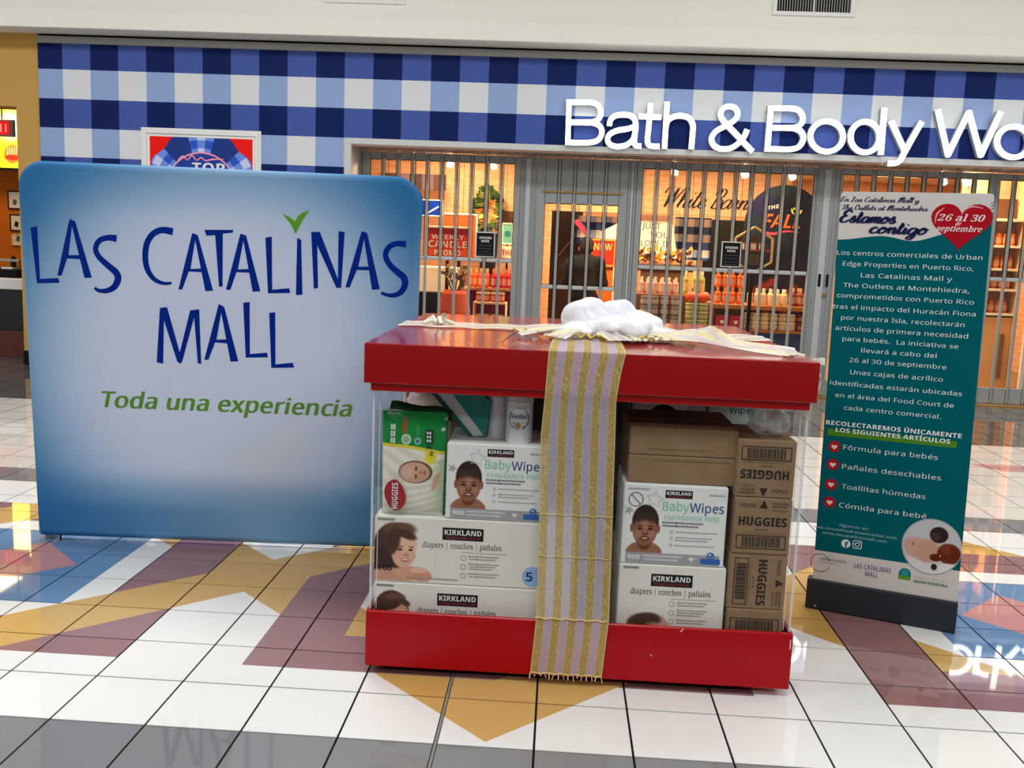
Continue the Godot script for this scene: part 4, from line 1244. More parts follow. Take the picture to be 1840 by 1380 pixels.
		obj("stem", MB.new().tube([Vector3(0, 0.12, 0), Vector3(0.01, 0.17, 0)], 0.01, 6), M.leaf, pk)
	var yb := make_bottle("yellow green bottle standing behind the small pumpkins", "yellow bottles behind the pumpkins", "#a8a03a", "#e8e0b0", 0.036, 0.3)
	row_of(yb, spread(1.5, 1.8, 3), 1.035, -11.9)
	# shelving at the far right
	var rs := thing("wall_shelf", "tall lit timber shelf of bottles right of the teal sign", "shelf", Vector3(5.28, 0.012, -12.0))
	obj("back", MB.new().span(-0.35, 0.35, 0, 2.7, -0.3, -0.28), M.wood, rs)
	for y in [0.95, 1.25, 1.5, 1.78, 2.1]:
		obj("shelf", MB.new().span(-0.35, 0.35, y - 0.03, y, -0.28, 0.0, 0.003), M.cream, rs)
	for x in [-0.35, 0.32]:
		obj("side", MB.new().span(x, x + 0.03, 0, 2.7, -0.3, 0.0, 0.004), M.wood, rs)
	obj("dark_top", MB.new().span(-0.3, 0.3, 2.12, 2.35, -0.2, -0.18), M.dark_wood, rs)
	obj("cupboard", MB.new().span(-0.32, 0.32, 0.0, 0.9, -0.28, -0.02, 0.005), mat("#d8a060", 0.5), rs)
	obj("handle", MB.new().span(0.18, 0.24, 0.15, 0.7, -0.02, 0.01, 0.005), mat("#7a5a1e", 0.4), rs)
	var sb := make_bottle("amber bottle on the tall lit shelf right of the teal sign", "amber bottles on the tall shelf", "#c8581e", "#8a3a1e", 0.036, 0.2)
	for y in [0.962, 1.262, 1.512, 1.792]: row_of(sb, spread(5.0, 5.56, 7), y, -12.1)
	var wp := thing("room_divider", "pale upright panel behind the gate at the photo's right edge", "panel", Vector3(5.62, 0.012, -11.5))
	obj("board", MB.new().span(-0.1, 0.5, 0, 2.6, -0.04, 0, 0.004), mat("#d8cfc6", 0.4), wp)

const SHOP_POWER := 10.0

func arch_picture() -> Image:
	var im := canvas(96, 240, Color("#0a0a1a"))
	for k in 60:
		var c: Color = [Color("#171434"), Color("#0a1026"), Color("#142a26"), Color("#241420"), Color("#07081a")][k % 5]
		blob(im, rng.randf(), rng.randf() * 2.5, 0.12 + rng.randf() * 0.1, 0.1 + rng.randf() * 0.12, Color(c, 0.6), 0.8)
	for k in 14:
		blob(im, 0.1 + rng.randf() * 0.8, 1.25 + rng.randf() * 0.5, 0.06, 0.06, Color(0.55, 0.16, 0.1, 0.7), 0.5)
	return im

func person() -> void:
	var t := thing("person", "person in a black jacket and dark trousers standing behind the gate door", "person", Vector3(0.31, 0.012, -12.2), PI)
	# seen from behind: the figure faces away from the camera, arms bent forward, head bowed
	var V := func(x: float, y: float, z: float) -> Vector3: return Vector3(x, y, z)
	var torso := [[V.call(0, 0.92, 0), V.call(0, 1.08, 0.0), 0.135, 0.125], [V.call(0, 1.08, 0), V.call(0, 1.3, 0.03), 0.125, 0.145], [V.call(-0.13, 1.36, 0.03), V.call(0.13, 1.36, 0.03), 0.075, 0.075]]
	var arms := []
	for s in [-1.0, 1.0]:
		arms.append([V.call(s * 0.18, 1.36, 0.03), V.call(s * 0.23, 1.1, 0.04), 0.06, 0.045])
		arms.append([V.call(s * 0.23, 1.1, 0.04), V.call(s * 0.12, 1.06, 0.26), 0.045, 0.032])
	var legs := []
	for s in [-1.0, 1.0]:
		legs.append([V.call(s * 0.085, 0.9, 0), V.call(s * 0.095, 0.5, 0.02), 0.09, 0.06])
		legs.append([V.call(s * 0.095, 0.5, 0.02), V.call(s * 0.1, 0.09, -0.01), 0.06, 0.042])
	var neck := [[V.call(0, 1.38, 0.03), V.call(0, 1.48, 0.06), 0.055, 0.05]]
	var body := body_mesh(torso + arms + legs + neck, 0.024, 0.05)
	var head := body_mesh([[V.call(0, 1.57, 0.09), V.call(0, 1.53, 0.1), 0.09, 0.075], [V.call(0, 1.5, 0.14), V.call(0, 1.48, 0.15), 0.045, 0.04], [V.call(0, 1.53, 0.17), V.call(0, 1.51, 0.19), 0.014, 0.018], [V.call(-0.088, 1.54, 0.08), V.call(-0.09, 1.52, 0.08), 0.018, 0.014], [V.call(0.088, 1.54, 0.08), V.call(0.09, 1.52, 0.08), 0.018, 0.014]], 0.009, 0.02)
	body.v.append_array(head.v); body.n.append_array(head.n); body.t.append_array(head.t)
	for s in [-1.0, 1.0]:
		var w: Vector3 = V.call(s * 0.12, 1.06, 0.26)
		var caps := [[w, w + Vector3(-s * 0.02, 0.0, 0.07), 0.026, 0.03]]
		for f in 4:
			var k: Vector3 = w + Vector3(-s * 0.02 + (f - 1.5) * 0.02, 0.0, 0.09)
			var l: float = [0.03, 0.036, 0.033, 0.026][f]
			caps.append([k, k + Vector3(0, -0.008, l), 0.0095, 0.009]); caps.append([k + Vector3(0, -0.008, l), k + Vector3(0, -0.035, l * 1.5), 0.009, 0.008])
		caps.append([w + Vector3(-s * 0.03, 0.005, 0.03), w + Vector3(-s * 0.065, 0.01, 0.075), 0.012, 0.009])
		var hd := body_mesh(caps, 0.006, 0.008)
		body.v.append_array(hd.v); body.n.append_array(hd.n); body.t.append_array(hd.t)
	obj("body", body, mat("#b07a5a", 0.6), t)
	obj("jacket", body_mesh(torso + arms.map(func(c): return c if c[2] > 0.05 else [c[0], c[1].lerp(c[0], 0.1), c[2], c[3]]) + [[V.call(0, 1.38, 0.03), V.call(0, 1.42, 0.04), 0.06, 0.06]], 0.022, 0.05, 0.014), mat("#08080b", 0.8), t)
	obj("trousers", body_mesh(legs + [[V.call(0, 0.93, 0), V.call(0, 0.98, 0), 0.13, 0.13]], 0.022, 0.04, 0.012), mat("#070709", 0.8), t)
	obj("hair", body_mesh([[V.call(0, 1.6, 0.075), V.call(0, 1.54, 0.055), 0.094, 0.085], [V.call(0, 1.54, 0.055), V.call(0, 1.48, 0.04), 0.07, 0.05]], 0.012, 0.03), mat("#1c1210", 0.6), t)
	for s in [-1.0, 1.0]:
		obj("shoe", body_mesh([[V.call(s * 0.1, 0.045, -0.03), V.call(s * 0.105, 0.036, 0.15), 0.045, 0.036]], 0.014, 0.02), M.black, t)

# ------------------------------------------------------------------ food court at the far left
func food_court() -> void:
	var w := MB.new()
	w.span(-6.0, -5.735, 0, 3.6, -10.6, -10.32)
	w.span(-11, -6.0, 2.83, 3.6, -10.6, -10.32)
	struct("wall_yellow", w, M.yellow_wall)
	struct("baseboard_pier", MB.new().span(-6.0, -5.735, 0, 0.16, -10.32, -10.305), M.black)
	struct("wall_orange", MB.new().span(-11, -6.0, 0, 2.3, -13.3, -13.0), M.orange_wall)
	struct("ceiling_food", MB.new().span(-11, -5.75, 3.2, 3.3, -16.2, -10.6), M.white)
	var fl := thing("food_light", "warm panel lamp in the food court ceiling", "lamp", Vector3(-7.55, 3.185, -11.7))
	obj("diffuser", MB.new().box(Vector3.ZERO, Vector3(0.9, 0.02, 0.6)), glow("#ffe0b0", 1.5), fl)
	area(fl, Vector3(0, -0.02, 0), Vector2(0.9, 0.6), Color(1, 0.78, 0.5), 2.6)
	var mb := thing("menu_screen", "bright yellow lit menu screen with a sandwich picture over the orange wall", "screen", Vector3(-7.45, 2.3, -12.6))
	var im := canvas(128, 160, Color("#f6dc28"))
	blob(im, 0.5, 0.35, 0.6, 0.3, Color("#fffbe0"), 0.7)
	blob(im, 0.55, 0.95, 0.36, 0.2, Color("#c86a24"), 0.2)
	for k in 5: blob(im, 0.33 + 0.1 * k, 0.93, 0.02, 0.16, Color("#f8e0a0"), 0.4, 0.3)
	blob(im, 0.55, 1.02, 0.34, 0.06, Color("#d83018"), 0.3)
	var mm := pic(im, 0.3)
	mm.emission_enabled = true; mm.emission_texture = mm.albedo_texture; mm.emission_operator = BaseMaterial3D.EMISSION_OP_MULTIPLY; mm.emission = Color.WHITE; mm.emission_energy_multiplier = 1.6
	obj("case", MB.new().span(-0.45, 0.2, 0, 0.8, -0.08, 0, 0.006), M.black, mb)
	obj("display", MB.new().quad_at(-0.12, 0.185, 0.015, 0.785, 0.002), mm, mb)
	area(mb, Vector3(0.03, 0.4, 0.01), Vector2(0.3, 0.76), Color(1, 0.85, 0.3), 0.35, Vector3(0, PI, 0))
	var rsn := thing("red_lit_sign", "small red lit box sign hanging before the yellow menu screen", "sign", Vector3(-6.88, 2.62, -11.5))
	obj("box", MB.new().span(-0.2, 0.15, 0, 0.2, -0.05, 0, 0.006), M.trim_gray, rsn)
	obj("face", MB.new().span(-0.18, 0.1, 0.02, 0.18, 0, 0.004), glow("#e01818", 0.9), rsn)
	for k in 4: obj("stroke", MB.new().span(-0.13 + 0.06 * k, -0.115 + 0.06 * k, 0.05, 0.15, 0.004, 0.006), glow("#ff9a8a", 1.0), rsn)
	obj("hanger", MB.new().tube([Vector3(0, 0.2, -0.02), Vector3(0, 0.57, -0.02)], 0.008, 5), M.black, rsn)
	var fr := [["black framed certificate on the orange wall, topmost of the three", -7.71, -7.52, 1.78, 2.03], ["black framed picture with a dark figure on the orange wall, middle of the three", -7.69, -7.51, 1.48, 1.71], ["pale unframed picture lowest on the orange wall above the counter", -7.67, -7.5, 1.28, 1.44]]
	for k in 3:
		var q: Array = fr[k]
		var b := board("wall_picture", q[0], "picture", q[1], q[2], q[3], q[4], -12.985, M.white, M.black if k < 2 else M.cream, 0.016)
		obj("mark", MB.new().prism(PackedVector2Array([Vector2(-0.03, 0.07), Vector2(0.02, 0.05), Vector2(0.035, 0.12), Vector2(-0.01, 0.14)]), 0.006, 0.008), M.ink_gray if k != 1 else M.ink, b)
	var ct := thing("service_counter", "white topped service counter with dark front at the photo's left edge", "counter", Vector3(-8.0, 0.0, -10.9))
	obj("top", MB.new().span(-2.5, 1.95, 0.8, 0.93, -0.35, 0.03, 0.01), M.white, ct)
	obj("front", MB.new().span(-2.5, 1.93, 0.32, 0.8, -0.32, 0.0, 0.004), mat("#1c1c22", 0.4), ct)
	obj("plinth", MB.new().span(-2.5, 1.93, 0.0, 0.32, -0.32, -0.01, 0.004), mat("#5e2c1e", 0.35), ct)
	var gr := thing("griddle", "dark metal food warmer with trays on the service counter", "appliance", Vector3(-6.78, 0.93, -11.15))
	obj("body", MB.new().span(-0.5, 0.3, 0, 0.1, -0.08, 0.1, 0.008), M.black, gr)
	obj("hood", MB.new().span(-0.5, 0.3, 0.19, 0.22, -0.1, 0.06, 0.004), M.trim_gray, gr)
	for x in [-0.45, 0.24]: obj("upright", MB.new().span(x, x + 0.02, 0.1, 0.19, -0.06, -0.04), M.trim_gray, gr)
	for k in 4: obj("tray", MB.new().span(-0.42 + 0.17 * k, -0.28 + 0.17 * k, 0.1, 0.125, -0.06, 0.08, 0.004), M.white if k % 2 else M.trim_gray, gr)
	obj("bottle", bottle_shape(0.03, 0.2).turned(Transform3D(Basis.IDENTITY, Vector3(0.2, 0.1, 0.0))), M.black, gr)

# ------------------------------------------------------------------ blue fabric banner
func banner_outline(d: float) -> PackedVector2Array:
	var p := PackedVector2Array()
	var ctr := [[Vector2(0.872, 0.04), 0.018, -PI / 2], [Vector2(0.80, 1.71), 0.125, 0.0], [Vector2(-0.80, 1.72), 0.12, PI / 2], [Vector2(-0.892, 0.04), 0.018, PI]]
	for c in ctr:
		for k in 9:
			var a: float = c[2] + PI / 2 * k / 8
			var q: Vector2 = c[0] + Vector2(cos(a), sin(a)) * maxf(float(c[1]) - d, 0.001) - (Vector2(signf(c[0].x), -1.0) * maxf(d - float(c[1]), 0.0) if float(c[1]) < 0.03 else Vector2.ZERO)
			# the frame widens a little towards its top left
			if q.x < 0: q.x -= 0.01 + 0.038 * q.y / 1.84
			else: q.x += 0.03 - 0.022 * q.y / 1.84
			p.append(q)
	return p

func banner() -> void:
	var t := thing("banner_stand", "wide blue fabric banner reading Las Catalinas Mall, left of the red gift box", "banner", Vector3(-2.425 + 0.8287 - 0.008, 0, -4.403 - 0.0465), 0.0561)
	var im := canvas(256, 256, Color.WHITE)
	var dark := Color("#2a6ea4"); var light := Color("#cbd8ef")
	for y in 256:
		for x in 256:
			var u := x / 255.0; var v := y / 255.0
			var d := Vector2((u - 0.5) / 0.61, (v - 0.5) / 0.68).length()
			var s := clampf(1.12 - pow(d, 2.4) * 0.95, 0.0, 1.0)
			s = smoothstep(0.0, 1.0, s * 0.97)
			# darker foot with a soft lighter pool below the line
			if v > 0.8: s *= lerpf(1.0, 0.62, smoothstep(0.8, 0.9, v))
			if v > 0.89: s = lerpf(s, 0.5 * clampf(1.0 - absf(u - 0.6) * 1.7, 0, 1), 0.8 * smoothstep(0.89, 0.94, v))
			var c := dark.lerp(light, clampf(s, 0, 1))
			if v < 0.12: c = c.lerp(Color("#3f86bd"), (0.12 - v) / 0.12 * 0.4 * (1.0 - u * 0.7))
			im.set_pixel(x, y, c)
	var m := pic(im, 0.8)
	var steps := [[0.03, 0.0], [0.018, -0.003], [0.006, -0.012], [0.0, -0.026], [0.0, -0.04], [0.006, -0.052], [0.018, -0.061], [0.03, -0.064]]
	var face := MB.new().prism(banner_outline(0.03), 0.0, 0.0)
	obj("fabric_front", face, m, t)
	var rim := MB.new()
	var rows := []
	for s in steps:
		var row := PackedVector3Array()
		var o := banner_outline(s[0])
		for q in o: row.append(Vector3(q.x, q.y, s[1]))
		row.append(row[0])
		rows.append(row)
	rows.reverse()
	var rm := MB.new().grid(rows, true)
	for i in rm.v.size():
		rm.t[i] = Vector2((rm.v[i].x + 0.92) / 1.85, 1.0 - rm.v[i].y / 1.84)
	var em := m.duplicate()
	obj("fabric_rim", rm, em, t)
	obj("fabric_back", MB.new().prism(banner_outline(0.03), -0.065, -0.065).turned(Transform3D(Basis(Vector3.UP, PI), Vector3(0.0, 0, -0.13))), mat("#3d6a9c", 0.8), t)
	for x in [-0.88, 0.84]:
		obj("foot", MB.new().span(x - 0.02, x + 0.02, 0, 0.03, -0.26, -0.03, 0.006), M.trim_gray, t)
		obj("foot_post", MB.new().tube([Vector3(x, 0.01, -0.04), Vector3(x, 0.05, -0.04)], 0.012), M.trim_gray, t)
		obj("screw", MB.new().tube([Vector3(x + 0.07, 0.0, -0.01), Vector3(x + 0.07, 0.03, -0.01)], 0.004, 6), M.black, t)
	for k in BANNER_SHAPES:
		var b := MB.new()
		var z := 0.001
		for q in BANNER_SHAPES[k].split("|"):
			b.prism(points(q), z, z)
			z += 0.00015
		obj("letter", b, M.navy, t)
	for k in BANNER_STROKES:
		var two: PackedStringArray = BANNER_STROKES[k].split(" / ")
		var w := PackedFloat32Array()
		for s in two[1].split(" "): w.append(s.to_float() * 0.001)
		var p := smooth(points(two[0]), 6)
		obj("letter", MB.new().ribbon(p, stretch_widths(w, p.size()), 0.001, 0.001), M.navy, t)
	obj("tick", MB.new().prism(smooth_tick(), 0.0015, 0.0015), M.tick, t)
	for k in 3: words(t, "Toda una experiencia", "sans", M.slogan, -0.601 + 0.003 * k, 0.618 + 0.003 * k, 0.681 + 0.0006 * k, 0.078, 0.0012 + 0.0001 * k, 0.2)

func smooth_tick() -> PackedVector2Array:
	return points(BANNER_TICK)

# ------------------------------------------------------------------ teal sign
func sign_edge(y: float) -> Vector2:
	return Vector2(0.0135 - 0.0129 * (y - 0.14), 0.592 - 0.0162 * (y - 0.14))

func teal_sign() -> void:
	var t := thing("standing_sign", "tall teal standing sign with Spanish text, red heart and black foot", "sign", Vector3(1.157, 0, -4.078), deg_to_rad(-20.38))
	var teal := mat("#00616a", 0.6, 0.0, 0.15); var paper := mat("#d9d6d0", 0.6); var white := mat("#dfeeee", 0.6)
	var outline := PackedVector2Array()
	var a := sign_edge(0.1); var b := sign_edge(1.81)
	outline.append(Vector2(a.x, 0.1)); outline.append(Vector2(a.y, 0.1))
	for k in 5: outline.append(Vector2(b.y - 0.014 + sin(PI / 2 * (1 - k / 4.0)) * 0.014, 1.796 + cos(PI / 2 * (1 - k / 4.0)) * 0.014))
	for k in 5: outline.append(Vector2(b.x + 0.014 - sin(PI / 2 * k / 4.0) * 0.014, 1.796 + cos(PI / 2 * k / 4.0) * 0.014))
	obj("board", MB.new().prism(outline, -0.02, 0.0), teal, t)
	obj("edge", MB.new().prism(outline, -0.0205, -0.0005), mat("#cfd2d2", 0.5), t)
	obj("foot", MB.new().span(-0.008, 0.597, 0.0, 0.137, -0.05, 0.012, 0.006), mat("#30353b", 0.45), t)
	obj("foot_plate", MB.new().span(0.0, 0.59, 0.0, 0.012, -0.36, -0.05, 0.004), mat("#30353b", 0.45), t)
	obj("screw", MB.new().disc(Vector2(0.035, 0.018), 0.005, 0.012, 0.014, 10), mat("#c8bca8", 0.3, 0.6), t)
	# printed fields
	var wave := points(SIGN_WAVE)
	var head := smooth(wave, 4)
	head[0] = Vector2(-0.02, head[0].y)
	head.append(Vector2(0.62, head[head.size() - 1].y)); head.append(Vector2(0.62, 1.85)); head.append(Vector2(-0.02, 1.85))
	for q in Geometry2D.intersect_polygons(outline, head): obj("header_field", MB.new().prism(q, 0.0008, 0.0008), paper, t)
	var foot := PackedVector2Array([Vector2(-0.02, 0.266), Vector2(0.62, 0.271), Vector2(0.62, 0.12), Vector2(-0.02, 0.12)])
	for q in Geometry2D.intersect_polygons(outline, foot): obj("footer_field", MB.new().prism(q, 0.0008, 0.0008), paper, t)
	obj("green_bar", MB.new().prism(points(SIGN_BAR), 0.0008, 0.0008), mat("#4f8a1e", 0.6), t)
	var heart := heart_shape(Vector2(0.456, 1.69), 0.112, 0.098)
	obj("heart", MB.new().prism(heart, 0.0016, 0.0016), mat("#b3061e", 0.5), t)
	var shine := mat("#e8b0b4", 0.5)
	obj("heart_shine", MB.new().ribbon(smooth(PackedVector2Array([Vector2(0.36, 1.69), Vector2(0.365, 1.728), Vector2(0.39, 1.752)]), 4), stretch_widths(PackedFloat32Array([0.002, 0.007, 0.002]), 9), 0.0022, 0.0022), shine, t)
	obj("heart_shine", MB.new().ribbon(smooth(PackedVector2Array([Vector2(0.462, 1.742), Vector2(0.49, 1.758), Vector2(0.53, 1.752)]), 4), stretch_widths(PackedFloat32Array([0.002, 0.006, 0.002]), 9), 0.0022, 0.0022), shine, t)
	for k in 3: obj("leaf_mark", MB.new().prism(PackedVector2Array([Vector2(0.553, 1.745 + 0.012 * k), Vector2(0.564, 1.75 + 0.012 * k), Vector2(0.565, 1.756 + 0.012 * k)]), 0.0018, 0.0018), teal, t)
	for p in [[0.0545, 0.7335], [0.0545, 0.655], [0.0545, 0.567], [0.0555, 0.488]]:
		obj("bullet", MB.new().disc(Vector2(p[0], p[1]), 0.0245, 0.0012, 0.0012, 24), mat("#b81428", 0.5), t)
		obj("bullet_heart", MB.new().prism(heart_shape(Vector2(p[0], p[1] - 0.001), 0.0125, 0.0115), 0.002, 0.002), mat("#f0d8c8", 0.5), t)
	# baby photo in a round frame
	var ph := canvas(160, 164, Color("#c9cdd2"))
	blob(ph, 0.3, 0.95, 0.42, 0.22, Color("#e2e0e0"), 0.3)
	blob(ph, 0.3, 0.58, 0.3, 0.2, Color("#d3a898"), 0.25, 0.35)
	blob(ph, 0.45, 0.6, 0.2, 0.22, Color("#cfa08c"), 0.3)
	blob(ph, 0.18, 0.5, 0.02, 0.04, Color("#a87868"), 0.6)
	blob(ph, 0.6, 0.27, 0.155, 0.15, Color("#2e2320"), 0.12)
	blob(ph, 0.55, 0.3, 0.08, 0.08, Color("#4a3a32"), 0.6)
	blob(ph, 0.8, 0.6, 0.2, 0.19, Color("#6a2a12"), 0.15)
	blob(ph, 0.74, 0.52, 0.1, 0.1, Color("#7e3a1c"), 0.4)
	blob(ph, 0.58, 0.7, 0.1, 0.07, Color("#5a2410"), 0.3)
	blob(ph, 0.655, 0.66, 0.014, 0.014, Color("#f0e8e0"), 0.3)
	blob(ph, 0.82, 0.9, 0.2, 0.12, Color("#e8e8ea"), 0.2)
	blob(ph, 0.57, 0.88, 0.05, 0.06, Color("#2a2220"), 0.3)
	var ring := PackedVector2Array(); var disc := PackedVector2Array()
	for k in 40:
		var d := Vector2(cos(TAU * k / 40), sin(TAU * k / 40))
		ring.append(Vector2(0.474, 0.356) + d * Vector2(0.117, 0.121)); disc.append(Vector2(0.474, 0.356) + d * Vector2(0.113, 0.117))
	for q in Geometry2D.intersect_polygons(outline, ring): obj("photo_rim", MB.new().prism(q, 0.0014, 0.0014), mat("#8fa6a8", 0.5), t)
	for q in Geometry2D.intersect_polygons(outline, disc): obj("photo", MB.new().prism(q, 0.002, 0.002), pic(ph, 0.45), t)
	# round icons and the three logos
	obj("icon", MB.new().disc(Vector2(0.137, 0.3146), 0.019, 0.0012, 0.0012, 24), white, t)
	words(t, "f", "bold", teal, 0.132, 0.147, 0.297, 0.026, 0.0016)
	obj("icon", MB.new().ribbon(rounded(Vector2(0.1836, 0.3178), 0.017, 0.006), stretch_widths(PackedFloat32Array([0.0035, 0.0035]), 25), 0.0012, 0.0012, true), white, t)
	obj("icon", MB.new().ribbon(circle(Vector2(0.1836, 0.3178), 0.0085, 20), stretch_widths(PackedFloat32Array([0.0035, 0.0035]), 21), 0.0012, 0.0012, true), white, t)
	obj("icon", MB.new().disc(Vector2(0.1935, 0.328), 0.0022, 0.0012, 0.0012, 10), white, t)
	obj("logo", MB.new().ribbon(arc(Vector2(0.0395, 0.212), 0.04, 0.35, TAU - 0.35, 30), stretch_widths(PackedFloat32Array([0.003, 0.003]), 31), 0.0012, 0.0012), M.ink_gray, t)
	var archp := PackedVector2Array([Vector2(0.358, 0.197), Vector2(0.406, 0.197)])
	for k in 13: archp.append(Vector2(0.382 + cos(PI * k / 12) * 0.024, 0.222 + sin(PI * k / 12) * 0.025))
	obj("logo", MB.new().prism(archp, 0.0012, 0.0012), mat("#0e7a86", 0.5), t)
	obj("logo", MB.new().prism(PackedVector2Array([Vector2(0.358, 0.197), Vector2(0.406, 0.197), Vector2(0.406, 0.21), Vector2(0.395, 0.216), Vector2(0.382, 0.21), Vector2(0.37, 0.216), Vector2(0.358, 0.212)]), 0.0016, 0.0016), mat("#5a9a2a", 0.5), t)
	obj("logo", MB.new().disc(Vector2(0.382, 0.227), 0.014, 0.0016, 0.0016, 16), mat("#2a9aa8", 0.5), t)
	var inks := {"white": white, "bold": mat("#f2f8f8", 0.6), "thin": mat("#9fd0d0", 0.6), "dark": M.ink_gray, "logo": mat("#3a4686", 0.6), "pale": mat("#9cc8b8", 0.6), "deep": mat("#1f6a5a", 0.6)}
	var navy := mat("#1d2150", 0.6)
	for l in SIGN_LINES:
		var k: String = l[5]
		var x0: float = l[1] * 0.001; var x1: float = l[2] * 0.001; var y: float = l[3] * 0.001; var cap: float = l[4] * 0.001
		if k == "pen": obj("lettering", hand_mesh(l[0], x0, x1, y, cap * 0.47, 0.36, 0.3, 0.003), navy, t)
		elif k == "brush": obj("lettering", hand_mesh(l[0], x0, x1, y, cap * 0.5, 0.52, 0.3, 0.003), navy, t)
		elif k == "heart": words(t, l[0], "serifbold", mat("#f4e4e4", 0.6), x0, x1, y, cap, 0.003, 0.35)
		else: words(t, l[0], "bold" if k in ["bold", "deep", "white"] and k != "white" else "sans", inks[k], x0, x1, y, cap * (0.8 if k == "white" else 0.85), 0.003)

func heart_shape(c: Vector2, rx: float, ry: float) -> PackedVector2Array:
	var p := PackedVector2Array()
	for k in 40:
		var a := TAU * k / 40
		p.append(c + Vector2(pow(sin(a), 3) * rx, (13 * cos(a) - 5 * cos(2 * a) - 2 * cos(3 * a) - cos(4 * a)) / 15.0 * ry))
	return p

func circle(c: Vector2, r: float, n: int) -> PackedVector2Array:
	return arc(c, r, 0, TAU, n)

func arc(c: Vector2, r: float, a: float, b: float, n: int) -> PackedVector2Array:
	var p := PackedVector2Array()
	for k in n + 1: p.append(c + Vector2(cos(lerpf(a, b, float(k) / n)), sin(lerpf(a, b, float(k) / n))) * r)
	return p

func rounded(c: Vector2, h: float, r: float) -> PackedVector2Array:
	var p := PackedVector2Array()
	for q in 4:
		var cc := c + Vector2([1, -1, -1, 1][q], [1, 1, -1, -1][q]) * (h - r)
		for k in 6: p.append(cc + Vector2(cos(PI / 2 * (q + k / 5.0)), sin(PI / 2 * (q + k / 5.0))) * r)
	p.append(p[0])
	return p

# ------------------------------------------------------------------ gift box with its goods
var box_at := Transform3D(Basis(Vector3.UP, 0.0067), Vector3(0.116, 0, -3.173))

func goods(called: String, label: String, category: String, x: float, y: float, z: float, group := "") -> Node3D:
	return thing(called, label, category, box_at * Vector3(x, y, z), 0.0067, group)

func gift_box() -> void:
	var t := goods("gift_box", "big red gift display box with clear walls and glossy lid, in the middle", "display box", 0, 0, 0)
	obj("plinth", MB.new().span(-0.69, 0.6, 0, 0.03, -1.36, -0.05, 0.004), mat("#1c0808", 0.7), t)
	obj("base_front", MB.new().span(-0.749, 0.749, 0.03, 0.236, -0.016, 0.0, 0.004), M.red_paint, t)
	obj("base_rear", MB.new().span(-0.749, 0.749, 0.03, 0.236, -1.46, -1.444, 0.004), M.red_paint, t)
	for s in [-1, 1]: obj("base_side", MB.new().span(s * 0.749, s * 0.742, 0.03, 0.236, -1.444, -0.016, 0.002), M.red_paint, t)
	obj("base_floor", MB.new().span(-0.742, 0.742, 0.03, 0.084, -1.444, -0.016), M.red_paint, t)
	obj("clear_wall", MB.new().span(-0.734, 0.734, 0.085, 1.03, -0.026, -0.02), M.acrylic, t)
	obj("clear_wall", MB.new().span(-0.734, 0.734, 0.085, 1.03, -1.434, -1.428), M.acrylic, t)
	for s in [-1, 1]: obj("clear_wall", MB.new().span(s * 0.74, s * 0.735, 0.236, 1.03, -1.434, -0.02), M.acrylic, t)
	var edge := mat("#e4ebf0", 0.3)
	edge.albedo_color.a = 0.45; edge.transparency = BaseMaterial3D.TRANSPARENCY_ALPHA
	for s in [-1, 1]:
		obj("clear_edge", MB.new().span(s * 0.7415, s * 0.7345, 0.236, 1.03, -0.027, -0.018), edge, t)
		obj("clear_edge", MB.new().span(s * 0.719, s * 0.716, 0.236, 1.03, -0.028, -0.026), edge, t)
	obj("lid", MB.new().span(-0.769, 0.758, 1.05, 1.187, -1.5, 0.012, 0.003), M.red, t)
	obj("lid_lip", MB.new().span(-0.746, 0.738, 1.023, 1.05, -1.478, 0.002, 0.002), M.red, t)
	obj("paint_chip", MB.new().disc(Vector2(0.262, 0.13), 0.0035, 0.0, 0.001, 8), mat("#e8a0a0", 0.5), t)
	obj("paint_chip", MB.new().prism(PackedVector2Array([Vector2(0.357, 0.222), Vector2(0.362, 0.221), Vector2(0.369, 0.232), Vector2(0.366, 0.234)]), 0.0, 0.001), mat("#e8c0c0", 0.5), t)
	obj("paint_chip", MB.new().span(0.738, 0.742, 0.18, 0.215, 0.0, 0.001), mat("#e8b0b0", 0.5), t)
	M.red.rim_enabled = true; M.red.rim = 1.0; M.red.rim_tint = 1.0
	M.red.clearcoat_enabled = true; M.red.clearcoat = 1.0; M.red.clearcoat_roughness = 0.1
	packages()
	gift_ribbon()
	gift_bow()

func carton(called: String, label: String, category: String, x0: float, x1: float, y0: float, y1: float, z: float, depth: float, m: Material, group := "") -> Node3D:
	var t := goods(called, label, category, (x0 + x1) / 2, y0, z, group)
	obj("body", MB.new().span(-(x1 - x0) / 2, (x1 - x0) / 2, 0, y1 - y0, -depth, 0, 0.004), m, t)
	return t

func kirkland(t: Node3D, x: float, y: float, w: float, h: float) -> void:
	# black name plate centred at x, y
	obj("name_plate", MB.new().span(x - w / 2, x + w / 2, y - h / 2, y + h / 2, 0, 0.0006), M.black, t)
	words(t, "KIRKLAND", "bold", M.white, x - w * 0.45, x + w * 0.45, y - h * 0.08, h * 0.42, 0.001)
	words(t, "Signature", "serif", mat("#a83040", 0.6), x - w * 0.42, x + w * 0.42, y - h * 0.38, h * 0.2, 0.001)

func rules(t: Node3D, x0: float, x1: float, ys: Array, th: float, m: Material) -> void:
	# lines of print too small to read
	var b := MB.new()
	for k in ys.size():
		var e := lerpf(x0, x1, 1.0 - 0.22 * float((k * 7) % 5) / 4.0)
		var x := x0
		while x < e:
			var w := minf(0.004 + 0.009 * float((int(x * 9999) * 31 + k * 17) % 10) / 10.0, e - x)
			b.quad_at(x, x + w, ys[k], ys[k] + th, 0.0008)
			x += w + 0.002
	obj("fine_print", b, m, t)

